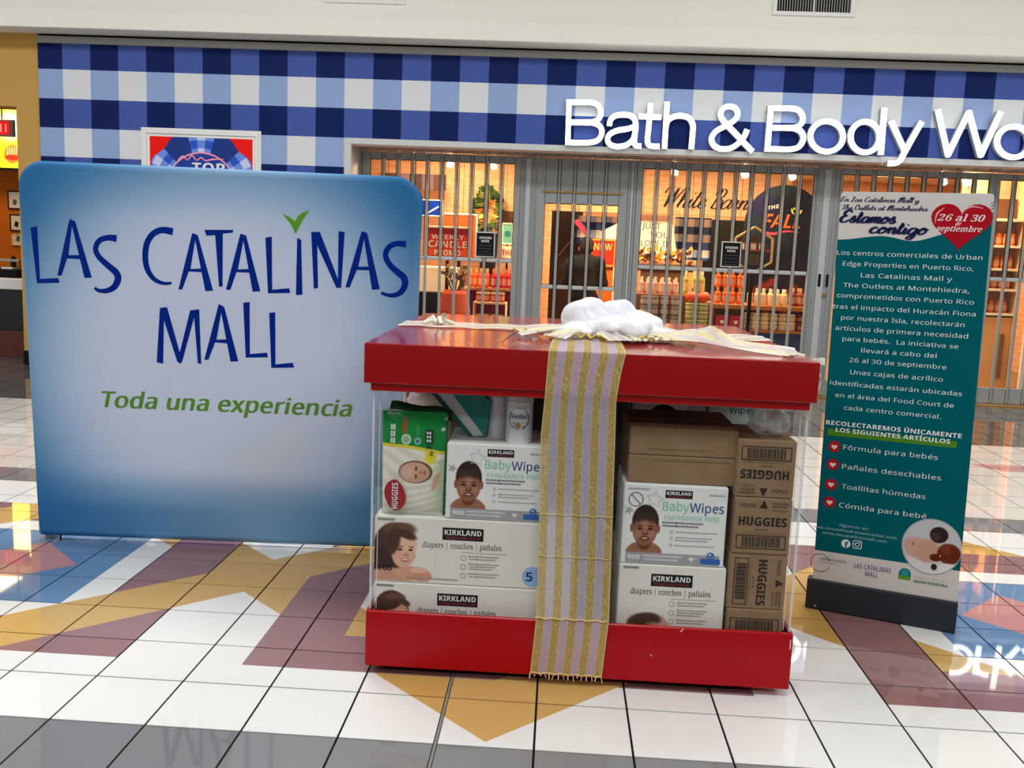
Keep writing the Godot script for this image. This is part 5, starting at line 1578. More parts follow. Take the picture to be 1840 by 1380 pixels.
func star(c: Vector2, r: float, turn: float, inner := 0.45) -> PackedVector2Array:
	var p := PackedVector2Array()
	for k in 10:
		var rr := r if k % 2 == 0 else r * inner
		p.append(c + Vector2(sin(turn + PI * k / 5), cos(turn + PI * k / 5)) * rr)
	return p

func baby_picture(kind: int) -> StandardMaterial3D:
	var bg := Color("#e4e6e1") if kind == 0 else Color("#dfddd2")
	var im := canvas(160, 160, bg)
	if kind == 0:
		var skin := Color("#8a5a42"); var lit := Color("#a8745a"); var shade := Color("#5e3826")
		blob(im, 0.5, 1.02, 0.5, 0.26, Color("#96644c"), 0.1)
		blob(im, 0.5, 0.8, 0.18, 0.14, shade, 0.4)
		blob(im, 0.5, 0.36, 0.36, 0.34, Color("#2c1c16"), 0.1)
		blob(im, 0.14, 0.5, 0.05, 0.09, skin, 0.2); blob(im, 0.86, 0.5, 0.05, 0.09, skin, 0.2)
		blob(im, 0.5, 0.54, 0.33, 0.32, skin, 0.12)
		blob(im, 0.5, 0.3, 0.3, 0.12, Color("#3a251c"), 0.5)
		blob(im, 0.5, 0.44, 0.2, 0.1, lit, 0.9)
		blob(im, 0.32, 0.62, 0.1, 0.09, lit, 0.8); blob(im, 0.68, 0.62, 0.1, 0.09, lit, 0.8)
		for x in [0.36, 0.64]:
			blob(im, x, 0.51, 0.065, 0.028, Color("#3a2218"), 0.6); blob(im, x, 0.45, 0.085, 0.016, Color("#4e3022"), 0.8)
		blob(im, 0.5, 0.6, 0.07, 0.045, shade, 0.7); blob(im, 0.5, 0.58, 0.04, 0.03, lit, 0.7)
		blob(im, 0.5, 0.71, 0.13, 0.04, Color("#5a2c22"), 0.5); blob(im, 0.5, 0.705, 0.085, 0.014, Color("#d8c4b8"), 0.5)
	elif kind == 1:
		var skin := Color("#d8a890"); var hair := Color("#4a3226")
		blob(im, 0.3, 0.42, 0.32, 0.4, hair, 0.1); blob(im, 0.14, 0.7, 0.2, 0.3, Color("#3c281f"), 0.2)
		blob(im, 0.42, 0.12, 0.26, 0.13, Color("#6a4a36"), 0.4)
		blob(im, 0.3, 0.92, 0.4, 0.14, Color("#c8947c"), 0.2)
		blob(im, 0.48, 0.5, 0.2, 0.28, skin, 0.12); blob(im, 0.64, 0.56, 0.05, 0.04, skin, 0.3)
		blob(im, 0.56, 0.36, 0.14, 0.14, Color("#e0b49c"), 0.5)
		blob(im, 0.3, 0.32, 0.12, 0.24, hair, 0.35, 0.2); blob(im, 0.52, 0.2, 0.18, 0.07, hair, 0.4, 0.35)
		blob(im, 0.42, 0.46, 0.04, 0.018, Color("#3a241c"), 0.4); blob(im, 0.6, 0.46, 0.035, 0.018, Color("#3a241c"), 0.4)
		blob(im, 0.43, 0.41, 0.05, 0.012, Color("#7a5440"), 0.5); blob(im, 0.61, 0.41, 0.04, 0.012, Color("#7a5440"), 0.5)
		blob(im, 0.53, 0.55, 0.04, 0.03, Color("#c08a74"), 0.7)
		blob(im, 0.51, 0.64, 0.07, 0.03, Color("#b05a50"), 0.4); blob(im, 0.51, 0.632, 0.05, 0.012, Color("#f0e6de"), 0.4)
		blob(im, 0.42, 0.58, 0.06, 0.05, Color("#e0a08c"), 0.9)
		blob(im, 0.62, 0.86, 0.3, 0.12, Color("#d09c84"), 0.15); blob(im, 0.8, 0.9, 0.16, 0.1, Color("#c89078"), 0.2); blob(im, 0.74, 0.8, 0.14, 0.05, Color("#e0b49e"), 0.5)
	elif kind == 2:
		blob(im, 0.42, 0.56, 0.42, 0.5, Color("#4a3024"), 0.1); blob(im, 0.5, 0.22, 0.24, 0.1, Color("#6a4836"), 0.5)
		blob(im, 0.58, 0.8, 0.3, 0.5, Color("#d09a84"), 0.15); blob(im, 0.62, 0.6, 0.16, 0.12, Color("#dcaa94"), 0.6)
		blob(im, 0.4, 0.42, 0.26, 0.12, Color("#4a3024"), 0.3, -0.3); blob(im, 0.72, 0.34, 0.16, 0.07, Color("#5a3c2c"), 0.4, 0.4)
		blob(im, 0.46, 0.9, 0.05, 0.02, Color("#3a241c"), 0.4); blob(im, 0.74, 0.9, 0.05, 0.02, Color("#3a241c"), 0.4)
	else:
		blob(im, 0.5, 0.72, 0.46, 0.46, Color("#c89a84"), 0.1); blob(im, 0.4, 0.44, 0.34, 0.17, Color("#4a3428"), 0.3, -0.12)
		blob(im, 0.12, 0.66, 0.1, 0.22, Color("#54392c"), 0.4); blob(im, 0.62, 0.6, 0.2, 0.12, Color("#d4aa94"), 0.8)
	return pic(im, 0.5)

func wipes_front(t: Node3D, w: float, h: float, crossed: bool) -> void:
	var X := func(f: float) -> float: return (f - 0.5) * w
	var Y := func(f: float) -> float: return (1.0 - f) * h
	var mint := mat("#7cc4a8", 0.6); var pale := mat("#a8d8c4", 0.6); var blue := mat("#1f3a80", 0.6); var gray := mat("#9a9da0", 0.6); var badge := mat("#2a62b0", 0.5)
	kirkland(t, X.call(0.53), Y.call(0.108), w * 0.26, h * 0.098)
	words(t, "Baby", "sans", mint, X.call(0.38), X.call(0.635), Y.call(0.315), h * 0.115, 0.001)
	words(t, "Wipes", "sans", blue, X.call(0.64), X.call(0.968), Y.call(0.32), h * 0.115, 0.001)
	words(t, "FRAGRANCE FREE", "bold", pale, X.call(0.4), X.call(0.93), Y.call(0.425), h * 0.055, 0.001)
	rules(t, X.call(0.39), X.call(0.78), [Y.call(0.475), Y.call(0.515)], h * 0.022, M.ink_gray)
	rules(t, X.call(0.52), X.call(0.92), [Y.call(0.585), Y.call(0.655), Y.call(0.69), Y.call(0.755)], h * 0.016, gray)
	for y in [0.58, 0.66, 0.745]: obj("bullet_ring", MB.new().ribbon(circle(Vector2(X.call(0.48), Y.call(y)), h * 0.016, 14), stretch_widths(PackedFloat32Array([0.002, 0.002]), 15), 0.0008, 0.0008, true), gray, t)
	rules(t, X.call(0.82), X.call(0.97), [Y.call(0.11)], h * 0.022, gray)
	obj("gray_band", MB.new().quad_at(X.call(0.05), X.call(0.955), Y.call(0.985), Y.call(0.855), 0.0006), gray, t)
	words(t, "900", "bold", M.white, X.call(0.07), X.call(0.19), Y.call(0.945), h * 0.06, 0.001)
	rules(t, X.call(0.22), X.call(0.6), [Y.call(0.905), Y.call(0.95)], h * 0.026, mat("#d0d2d2", 0.6))
	obj("badge", MB.new().quad_at(X.call(0.775), X.call(0.965), Y.call(0.965), Y.call(0.895), 0.001), badge, t)
	rules(t, X.call(0.79), X.call(0.95), [Y.call(0.925), Y.call(0.95)], h * 0.014, M.white)
	obj("check_ring", MB.new().ribbon(circle(Vector2(X.call(0.87), Y.call(0.86)), h * 0.04, 20), stretch_widths(PackedFloat32Array([0.004, 0.004]), 21), 0.0014, 0.0014, true), badge, t)
	obj("check", MB.new().ribbon(PackedVector2Array([Vector2(X.call(0.85), Y.call(0.855)), Vector2(X.call(0.868), Y.call(0.875)), Vector2(X.call(0.893), Y.call(0.83))]), PackedFloat32Array([0.005, 0.006, 0.005]), 0.0014, 0.0014), badge, t)
	obj("picture", MB.new().quad_at(X.call(0.045), X.call(0.4), Y.call(0.855), Y.call(0.855) + w * 0.355 * 1.38 / 1.0 * 1.0, 0.0005), baby_picture(0), t)
	for k in 5: obj("petal", MB.new().prism(PackedVector2Array([Vector2(X.call(0.69), Y.call(0.95)), Vector2(X.call(0.66 + 0.015 * k), Y.call(0.9)), Vector2(X.call(0.675 + 0.015 * k), Y.call(0.885))]), 0.001, 0.001), M.white, t)
	var st := star(Vector2(X.call(0.3), Y.call(0.18)), w * 0.085, 0.15, 0.5)
	st.append(st[0])
	obj("star", MB.new().ribbon(st, stretch_widths(PackedFloat32Array([0.003, 0.003]), 11), 0.0012, 0.0012, true), mat("#b8bcc0", 0.6), t)
	obj("star", MB.new().prism(star(Vector2(X.call(0.06), Y.call(0.33)), w * 0.05, 0.4, 0.4), 0.0012, 0.0012), mat("#a4a8ac", 0.6), t)
	if crossed:
		obj("warning_ring", MB.new().ribbon(circle(Vector2(X.call(0.12), Y.call(0.19)), w * 0.068, 24), stretch_widths(PackedFloat32Array([0.003, 0.003]), 25), 0.0012, 0.0012, true), M.ink_gray, t)
		obj("warning_bar", MB.new().ribbon(PackedVector2Array([Vector2(X.call(0.075), Y.call(0.13)), Vector2(X.call(0.165), Y.call(0.25))]), PackedFloat32Array([0.003, 0.003]), 0.0012, 0.0012), M.ink_gray, t)
		rules(t, X.call(0.04), X.call(0.25), [Y.call(0.07)], h * 0.022, gray)

func diapers_front(t: Node3D, w: float, h: float, plate_x: float, kind: int, five: bool) -> void:
	# measures in metres from the top left corner of the front
	var X := func(m: float) -> float: return m - w / 2
	var Y := func(m: float) -> float: return h - m
	var gray := mat("#8a8a84", 0.6)
	kirkland(t, X.call(plate_x), Y.call(0.054), 0.145, 0.045)
	words(t, "diapers | couches | pañales", "serif", mat("#4a4a46", 0.6), X.call(plate_x - 0.142), X.call(plate_x + 0.138), Y.call(0.107), 0.02, 0.001)
	rules(t, X.call(0.014), X.call(0.07), [Y.call(0.016)], 0.008, M.ink_gray)
	obj("rule", MB.new().quad_at(X.call(plate_x), X.call(plate_x + 0.16), Y.call(0.121), Y.call(0.1195), 0.0006), gray, t)
	for k in 3:
		obj("bullet_ring", MB.new().ribbon(circle(Vector2(X.call(plate_x + 0.005), Y.call(0.14 + 0.032 * k)), 0.009, 16), stretch_widths(PackedFloat32Array([0.002, 0.002]), 17), 0.0008, 0.0008, true), gray, t)
		rules(t, X.call(plate_x + 0.025), X.call(plate_x + 0.13), [Y.call(0.135 + 0.032 * k), Y.call(0.145 + 0.032 * k)] if k != 1 else [Y.call(0.163), Y.call(0.172), Y.call(0.181)], 0.0045, gray)
	if five:
		obj("size_disc", MB.new().disc(Vector2(X.call(0.565), Y.call(0.196)), 0.037, 0, 0.0008, 28), mat("#8fb4e0", 0.5), t)
		words(t, "5", "bold", mat("#16386e", 0.5), X.call(0.542), X.call(0.566), Y.call(0.212), 0.033, 0.0014)
		rules(t, X.call(0.12), X.call(0.3), [Y.call(0.226)], 0.006, gray)
	if kind == 1:
		obj("picture", MB.new().quad_at(X.call(0.0), X.call(0.215), Y.call(0.236), Y.call(0.021), 0.0005), baby_picture(1), t)
		words(t, "168", "bold", M.ink, X.call(0.012), X.call(0.065), Y.call(0.2), 0.024, 0.001)
	elif kind == 2:
		obj("picture", MB.new().quad_at(X.call(0.0), X.call(0.15), Y.call(0.17), Y.call(0.02), 0.0005), baby_picture(2), t)
	else:
		obj("picture", MB.new().quad_at(X.call(0.03), X.call(0.2), Y.call(0.30), Y.call(0.13), 0.0005), baby_picture(3), t)

func brown_carton_print(t: Node3D, turn: float, w: float, h: float) -> void:
	var p := Node3D.new()
	p.name = "print"
	t.add_child(p, true)
	p.position = Vector3(0, h / 2, 0.0); p.rotation.z = turn
	var ink := mat("#2a2018", 0.7); var faint := mat("#5a4630", 0.7)
	var X := func(f: float) -> float: return (f - 0.5) * w
	var Y := func(f: float) -> float: return (0.5 - f) * h
	words(p, "HUGGIES", "bold", ink, X.call(0.09), X.call(0.92), Y.call(0.49), h * 0.15, 0.001)
	words(p, "HUGGIES", "bold", ink, X.call(0.096), X.call(0.926), Y.call(0.487), h * 0.15, 0.0012)
	words(p, "pure", "bold", faint, X.call(0.4), X.call(0.61), Y.call(0.575), h * 0.035, 0.001)
	words(p, "10x56", "sans", ink, X.call(0.08), X.call(0.37), Y.call(0.16), h * 0.065, 0.001)
	obj("symbol", MB.new().prism(PackedVector2Array([Vector2(X.call(0.44), Y.call(0.17)), Vector2(X.call(0.58), Y.call(0.17)), Vector2(X.call(0.54), Y.call(0.09)), Vector2(X.call(0.48), Y.call(0.09))]), 0.0005, 0.001), ink, p)
	obj("symbol", MB.new().disc(Vector2(X.call(0.51), Y.call(0.07)), w * 0.025, 0.0005, 0.001, 12), ink, p)
	rules(p, X.call(0.66), X.call(0.94), [Y.call(0.1), Y.call(0.155)], h * 0.032, faint)
	rules(p, X.call(0.66), X.call(0.94), [Y.call(0.2), Y.call(0.225)], h * 0.01, faint)
	rules(p, X.call(0.2), X.call(0.9), [Y.call(0.63)], h * 0.012, faint)
	var b := MB.new()
	b.quad_at(X.call(0.07), X.call(0.93), Y.call(0.675), Y.call(0.66), 0.001); b.quad_at(X.call(0.07), X.call(0.93), Y.call(0.905), Y.call(0.89), 0.001)
	b.quad_at(X.call(0.07), X.call(0.085), Y.call(0.9), Y.call(0.66), 0.001); b.quad_at(X.call(0.915), X.call(0.93), Y.call(0.9), Y.call(0.66), 0.001)
	var x := 0.17
	var k := 0
	while x < 0.84:
		var bw: float = [0.008, 0.016, 0.006, 0.022, 0.01][k % 5]
		b.quad_at(X.call(x), X.call(x + bw), Y.call(0.87), Y.call(0.69), 0.001)
		x += bw + [0.008, 0.014, 0.01][k % 3]
		k += 1
	obj("barcode", b, ink, p)

func packages() -> void:
	var board_white := mat("#dddcd2", 0.55); var wipes_white := mat("#dfe3df", 0.5)
	# left side
	var a := carton("diaper_box", "white diaper box at the bottom left of the gift box, half behind the red base", "diaper box", -0.73, -0.02, 0.085, 0.326, -0.05, 0.4, board_white)
	diapers_front(a, 0.71, 0.241, 0.3, 2, false)
	a = carton("diaper_box", "white diaper box with a long haired girl and blue 5 on the left", "diaper box", -0.732, -0.02, 0.327, 0.569, -0.052, 0.4, board_white)
	diapers_front(a, 0.712, 0.242, 0.314, 1, true)
	a = carton("wipes_box", "white baby wipes box on the left, beside the green diaper pack", "wipes box", -0.484, -0.128, 0.5705, 0.843, -0.055, 0.3, wipes_white)
	wipes_front(a, 0.356, 0.272, false)
	green_pack()
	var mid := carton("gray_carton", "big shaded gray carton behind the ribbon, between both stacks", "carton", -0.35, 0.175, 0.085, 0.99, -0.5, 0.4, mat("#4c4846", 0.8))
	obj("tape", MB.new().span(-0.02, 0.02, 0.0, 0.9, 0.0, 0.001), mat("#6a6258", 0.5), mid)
	# formula cans
	for k in 2:
		var c := goods("formula_can", ["silver formula can with round label, in front on the left wipes box", "plain silver formula can behind the labelled one, above the left wipes box"][k], "can", [-0.238, -0.315][k], 0.8435, [-0.13, -0.22][k])
		var r := 0.048
		obj("body", MB.new().lathe(PackedVector2Array([Vector2(0, 0), Vector2(r, 0), Vector2(r, 0.004), Vector2(r * 0.985, 0.008), Vector2(r * 0.985, 0.142), Vector2(r, 0.146), Vector2(r, 0.15)]), Vector3.ZERO, 32), mat("#dddfe0", 0.3, 0.2), c)
		obj("lid", MB.new().lathe(PackedVector2Array([Vector2(r * 1.03, 0.145), Vector2(r * 1.03, 0.168), Vector2(r * 0.95, 0.172), Vector2(0, 0.172)]), Vector3.ZERO, 32), mat("#b9bcc2", 0.4), c)
		if k == 0:
			var ring := MB.new().disc(Vector2(0, 0.09), 0.039, 0, 0, 28)
			obj("emblem", bent(ring, r * 1.0), mat("#2b3566", 0.4), c)
			obj("emblem_field", bent(MB.new().disc(Vector2(0, 0.092), 0.034, 0, 0, 28), r * 1.004), mat("#d0d6da", 0.4), c)
			obj("lettering", bent(words_mesh("Similac", "bold", -0.03, 0.03, 0.09, 0.016), r * 1.012), mat("#28306a", 0.4), c)
			obj("accent", bent(MB.new().quad_at(-0.02, 0.03, 0.07, 0.079, 0), r * 1.01), mat("#7a3a6a", 0.4), c)
			obj("accent", bent(MB.new().disc(Vector2(-0.004, 0.066), 0.011, 0, 0, 14), r * 1.014), mat("#b08a3a", 0.4), c)
			obj("top_band", bent(MB.new().quad_at(-0.03, 0.03, 0.127, 0.138, 0), r * 1.005), mat("#8a5a5a", 0.4), c)
	# leaning teal pack
	var tp := goods("diaper_pack", "teal and white diaper pack leaning between the green pack and the cans", "diaper pack", 0, 0.0, -0.17)
	obj("body", MB.new().prism(PackedVector2Array([Vector2(-0.572, 1.012), Vector2(-0.39, 1.012), Vector2(-0.343, 0.975), Vector2(-0.36, 0.846), Vector2(-0.405, 0.8435), Vector2(-0.42, 0.8435)]), -0.26, 0.0), mat("#0f8078", 0.35), tp)
	obj("stripe", MB.new().prism(PackedVector2Array([Vector2(-0.546, 1.008), Vector2(-0.492, 1.008), Vector2(-0.367, 0.852), Vector2(-0.401, 0.847)]), 0.0, 0.003), mat("#cfd6d2", 0.4), tp)
	obj("edge_stripe", MB.new().prism(PackedVector2Array([Vector2(-0.572, 1.012), Vector2(-0.552, 1.012), Vector2(-0.408, 0.846), Vector2(-0.42, 0.8435)]), 0.0, 0.004), mat("#0a5a56", 0.4), tp)
	obj("small_print", MB.new().prism(PackedVector2Array([Vector2(-0.42, 0.99), Vector2(-0.4, 1.0), Vector2(-0.375, 0.985), Vector2(-0.385, 0.965)]), 0.0, 0.002), mat("#4a7a80", 0.4), tp)
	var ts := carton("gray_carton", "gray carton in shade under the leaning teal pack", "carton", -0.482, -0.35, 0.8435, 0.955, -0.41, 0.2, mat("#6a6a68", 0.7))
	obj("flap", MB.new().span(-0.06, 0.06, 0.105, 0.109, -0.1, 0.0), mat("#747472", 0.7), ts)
	# pale wipes pouch at the top left, resting on the rear cartons
	var rc := carton("brown_carton", "plain brown carton at the rear left under the pale pouch", "carton", -0.72, -0.36, 0.085, 0.84, -0.48, 0.4, M.card)
	obj("tape", MB.new().span(-0.02, 0.02, 0.0, 0.754, 0.0, 0.001), mat("#b89a70", 0.4), rc)
	var pw := goods("wipes_pouch", "pale pink and white plastic pouch at the top left inside the gift box", "pouch", -0.57, 0.8405, -0.64)
	obj("pouch", pillow(0.29, 0.13, 0.26, 0.015, 3), mat("#e2c8c8", 0.25), pw)
	obj("seal", MB.new().span(-0.15, -0.135, 0.03, 0.1, -0.09, 0.09, 0.003), mat("#e8dcdc", 0.3), pw)
	# right side
	a = carton("diaper_box", "white diaper box at the bottom right, baby's forehead just above the red base", "diaper box", 0.137, 0.512, 0.085, 0.441, -0.05, 0.4, board_white)
	diapers_front(a, 0.375, 0.356, 0.187, 3, false)
	a = carton("wipes_box", "white baby wipes box on the right, with a crossed out toilet warning ring", "wipes box", 0.139, 0.5, 0.442, 0.729, -0.055, 0.3, wipes_white)
	wipes_front(a, 0.361, 0.287, true)
	for k in 2:
		a = carton("brown_carton", ["plain brown carton directly on the right wipes box", "open plain brown carton topmost of the right stack"][k], "carton", 0.15, 0.526, [0.73, 0.829][k], [0.828, 0.928][k], -0.075, 0.36, M.card)
		rules(a, -0.12 if k else -0.1, 0.1 if k else 0.16, [0.02 if k else 0.08], 0.005, mat("#75603f", 0.8))
		if k == 1:
			obj("flap", MB.new().box(Vector3(-0.09, 0.101, -0.24), Vector3(0.18, 0.003, 0.2)).turned(Transform3D(Basis(Vector3.BACK, 0.02), Vector3(0, 0.003, 0))), M.card, a)
			obj("flap", MB.new().box(Vector3(0.09, 0.102, -0.25), Vector3(0.19, 0.003, 0.22)).turned(Transform3D(Basis(Vector3.BACK, -0.015), Vector3(0, 0.002, 0))), M.card, a)
	var says := ["brown carton with barcode lowest of the right column, half behind the base", "brown carton with sideways HUGGIES print, second from below", "brown carton with upright HUGGIES print, third from below in the right column", "brown carton with upside-down HUGGIES print, topmost of the right column"]
	for k in 4:
		a = carton("printed_carton", says[k], "carton", 0.522 - (0.003 if k % 2 else 0.0), 0.721, [0.085, 0.2985, 0.5005, 0.7015][k], [0.298, 0.5, 0.701, 0.905][k], -0.05 - 0.004 * (k % 2), 0.3, M.card)
		brown_carton_print(a, [PI, -PI / 2, 0.0, PI][k], 0.199, 0.2)
		obj("side_fold", MB.new().span(-0.0985, -0.0965, 0.01, 0.19, 0, 0.0006), mat("#7a5e40", 0.8), a)
	obj("tape", MB.new().span(-0.02, 0.02, 0.2035, 0.2045, -0.29, -0.01), mat("#8a6c48", 0.4), a)
	# rear row on the right
	var low := carton("brown_carton", "plain brown carton at the rear right under the two white boxes", "carton", 0.18, 0.7, 0.085, 0.7, -0.62, 0.4, M.card)
	obj("tape", MB.new().span(-0.02, 0.02, 0.0, 0.615, 0.0, 0.001), mat("#b89a70", 0.4), low)
	a = carton("wipes_box", "white wipes box with dark baby hair showing behind the brown cartons", "wipes box", 0.2, 0.5, 0.701, 0.98, -0.63, 0.3, wipes_white)
	obj("picture", MB.new().disc(Vector2(-0.02, 0.17), 0.06, 0, 0.0008, 24, 0.05), mat("#1c1614", 0.6), a)
	obj("side_panel", MB.new().span(0.07, 0.15, 0.0, 0.278, 0, 0.0008), mat("#c8b8c0", 0.6), a)
	a = carton("wipes_box", "pale green box printed Wipes behind the topmost printed carton", "wipes box", 0.505, 0.705, 0.701, 0.965, -0.62, 0.3, mat("#bcd8cc", 0.5))
	words(a, "Baby", "sans", mat("#9accb8", 0.6), -0.095, -0.02, 0.2, 0.026, 0.001)
	words(a, "Wipes", "sans", mat("#27407c", 0.6), -0.015, 0.085, 0.2, 0.028, 0.001)
	var bag := goods("plastic_bag", "crumpled clear plastic bag at the top right behind the printed cartons", "bag", 0.648, 0.906, -0.2)
	var film := mat("#e8ecee", 0.28)
	film.albedo_color.a = 0.35; film.transparency = BaseMaterial3D.TRANSPARENCY_ALPHA
	obj("film", pillow(0.13, 0.09, 0.2, 0.03, 9), film, bag)
	obj("knot", MB.new().tube([Vector3(0.0, 0.06, 0.06), Vector3(0.02, 0.09, 0.05), Vector3(0.03, 0.1, 0.03)], 0.012, 6), film, bag)

func bent(b: MB, r: float) -> MB:
	for i in b.v.size():
		var p := b.v[i]
		var a := p.x / r
		b.v[i] = Vector3(sin(a) * r, p.y, cos(a) * r)
		b.n[i] = Vector3(sin(a), 0, cos(a))
	return b

func pillow(w: float, h: float, d: float, crumple: float, s: int) -> MB:
	# a soft closed bag, flat below
	var f := FastNoiseLite.new()
	f.seed = s; f.frequency = 9.0; f.fractal_octaves = 3
	var rows := []
	for j in 17:
		var row := PackedVector3Array()
		for i in 41:
			var a := TAU * i / 40; var b := PI * j / 16
			var x := signf(cos(a)) * pow(absf(cos(a)), 0.6) * pow(sin(b), 0.5); var z := -signf(sin(a)) * pow(absf(sin(a)), 0.6) * pow(sin(b), 0.5)
			var q := Vector3(x * w / 2, h / 2 - signf(cos(b)) * pow(absf(cos(b)), 0.7) * h / 2, z * d / 2)
			var k := f.get_noise_3dv(Vector3(cos(a), b, sin(a)) * 0.12 + q) * crumple * sin(b)
			q += Vector3(x, 0.3, z) * k
			q.y = maxf(q.y, 0.0)
			row.append(q)
		rows.append(row)
	return MB.new().grid(rows, true)

func green_pack() -> void:
	var t := goods("diaper_pack", "green and white diaper pack with sideways baby face and red emblem, far left", "diaper pack", -0.605, 0.57, -0.055)
	var im := canvas(192, 300, Color("#dedccb"))
	for y in 300:
		for x in 192:
			var u := x / 192.0; var v := y / 300.0
			var line := 0.335 + 0.1 * pow(maxf(u - 0.25, 0.0), 1.6)
			var c := Color("#0c8038")
			if v > line - 0.03: c = Color("#d8c83a")
			if v > line:
				var g := 0.5 + 0.5 * sin((v * 70.0 + 6.0 * sin(u * 3.0 + v * 5.0)))
				c = Color("#e6e4d6").lerp(Color("#c6c4b4"), g * 0.6)
				if u > 0.72 and v > 0.45: c = c.lerp(Color("#9fb88a"), clampf((u - 0.72) * 2.5, 0, 0.5))
			if v > 0.965: c = Color("#d8dcd0")
			im.set_pixel(x, y, c)
	# the sleeping baby's face lies on its side
	blob(im, 0.55, 0.885, 0.27, 0.17, Color("#5a4434"), 0.1)
	blob(im, 0.54, 0.89, 0.24, 0.155, Color("#c69c84"), 0.1)
	blob(im, 0.42, 0.9, 0.1, 0.1, Color("#d2ac94"), 0.8)
	for y in [0.83, 0.95]: blob(im, 0.56, y, 0.014, 0.035, Color("#4a3024"), 0.4)
	blob(im, 0.64, 0.89, 0.035, 0.025, Color("#b0806c"), 0.6); blob(im, 0.7, 0.89, 0.014, 0.04, Color("#a0564c"), 0.4)
	blob(im, 0.88, 1.02, 0.05, 0.14, Color("#caa084"), 0.3, 0.3)
	blob(im, 0.78, 0.66, 0.095, 0.095, Color("#e0d030"), 0.08)
	blob(im, 0.39, 0.4, 0.08, 0.08, Color("#b8d0b0"), 0.1); blob(im, 0.39, 0.4, 0.05, 0.05, Color("#8aa890"), 0.2)
	blob(im, 0.57, 0.42, 0.055, 0.055, Color("#7ab0a0"), 0.1); blob(im, 0.57, 0.42, 0.02, 0.02, Color("#20406a"), 0.2)
	blob(im, 0.36, 0.2, 0.035, 0.13, Color("#a8481e"), 0.2, 0.08)
	blob(im, 0.57, 0.26, 0.03, 0.09, Color("#2f8a4a"), 0.2)
	blob(im, 0.96, 0.24, 0.03, 0.03, Color("#b8dcc0"), 0.2)
	var w := 0.226; var h := 0.372
	var rows := []
	for j in 15:
		var row := PackedVector3Array()
		for i in 17:
			var u := i / 16.0; var v := j / 14.0
			var edge := sin(PI * clampf(u, 0.0, 1.0)) * sin(PI * clampf(v, 0, 1))
			row.append(Vector3((u - 0.5) * w - 0.012 * (1.0 - v) * (u - 0.5), v * h, -0.03 + 0.028 * pow(edge, 0.35) + 0.002 * sin(v * 19.0) * edge))
		rows.append(row)
	obj("front", MB.new().grid(rows), pic(im, 0.3), t)
	obj("body", MB.new().span(-w / 2, w / 2, 0.0, h - 0.005, -0.11, -0.028, 0.012), mat("#0f8a40", 0.35), t)
	# gathered top seam
	var flap := []
	for j in 5:
		var row := PackedVector3Array()
		for i in 17:
			var u := i / 16.0
			row.append(Vector3((u - 0.5) * w * 0.98 + 0.02, h - 0.016 + 0.008 * j + 0.02 * (0.5 - u) + 0.004 * sin(u * 11.0), -0.03 - 0.012 * j + 0.006 * sin(u * 17.0 + j)))
		flap.append(row)
	obj("top_fold", MB.new().grid(flap, false, true), mat("#14552f", 0.4), t)
	var flap2 := []
	for j in 3:
		var row := PackedVector3Array()
		for i in 17:
			var u := i / 16.0
			row.append(Vector3((u - 0.5) * w * 0.94 + 0.012, h - 0.018 + 0.008 * j + 0.01 * (0.5 - u) + 0.003 * sin(u * 11.0), -0.022 - 0.006 * j))
		flap2.append(row)
	obj("fold_edge", MB.new().grid(flap2, false, true), mat("#b8c4b0", 0.4), t)
	# red emblem with the name running upwards
	var em := PackedVector2Array()
	for k in 36:
		var a := TAU * k / 36
		em.append(Vector2(-0.058 + cos(a) * (0.035 + 0.004 * cos(2 * a + 0.6)), 0.075 + sin(a) * 0.056 - 0.006 * cos(a)))
	obj("emblem", MB.new().prism(em, 0.0, 0.0015), mat("#9a1420", 0.4), t)
	var up := Transform3D(Basis(Vector3.BACK, PI / 2), Vector3(-0.048, 0.026, 0.003))
	obj("lettering", words_mesh("HUGGIES", "bold", 0, 0.094, 0, 0.021).turned(up), M.white, t)
	obj("lettering", words_mesh("2", "bold", 0, 0.012, 0, 0.016).turned(Transform3D(Basis(Vector3.BACK, PI / 2), Vector3(0.066, 0.245, 0.003))), M.ink, t)
	obj("lettering", words_mesh("N", "bold", 0, 0.014, 0, 0.013).turned(Transform3D(Basis(Vector3.BACK, PI / 2), Vector3(0.074, 0.224, 0.003))), M.ink, t)
	obj("dark_strip", MB.new().span(0.044, 0.072, 0.268, 0.315, 0.0, 0.0015), mat("#12301e", 0.4), t)
	var r := MB.new()
	for k in 9: r.quad_at(-0.078 + 0.006 * (k % 3), -0.074 + 0.006 * (k % 3), 0.262 + 0.024 * (k / 3), 0.282 + 0.024 * (k / 3), 0.0015)
	for k in 6: r.quad_at(0.049 + 0.009 * (k % 2), 0.055 + 0.009 * (k % 2), 0.271 + 0.014 * (k / 2), 0.28 + 0.014 * (k / 2), 0.002)
	obj("fine_print", r, mat("#d8e4d4", 0.5), t)

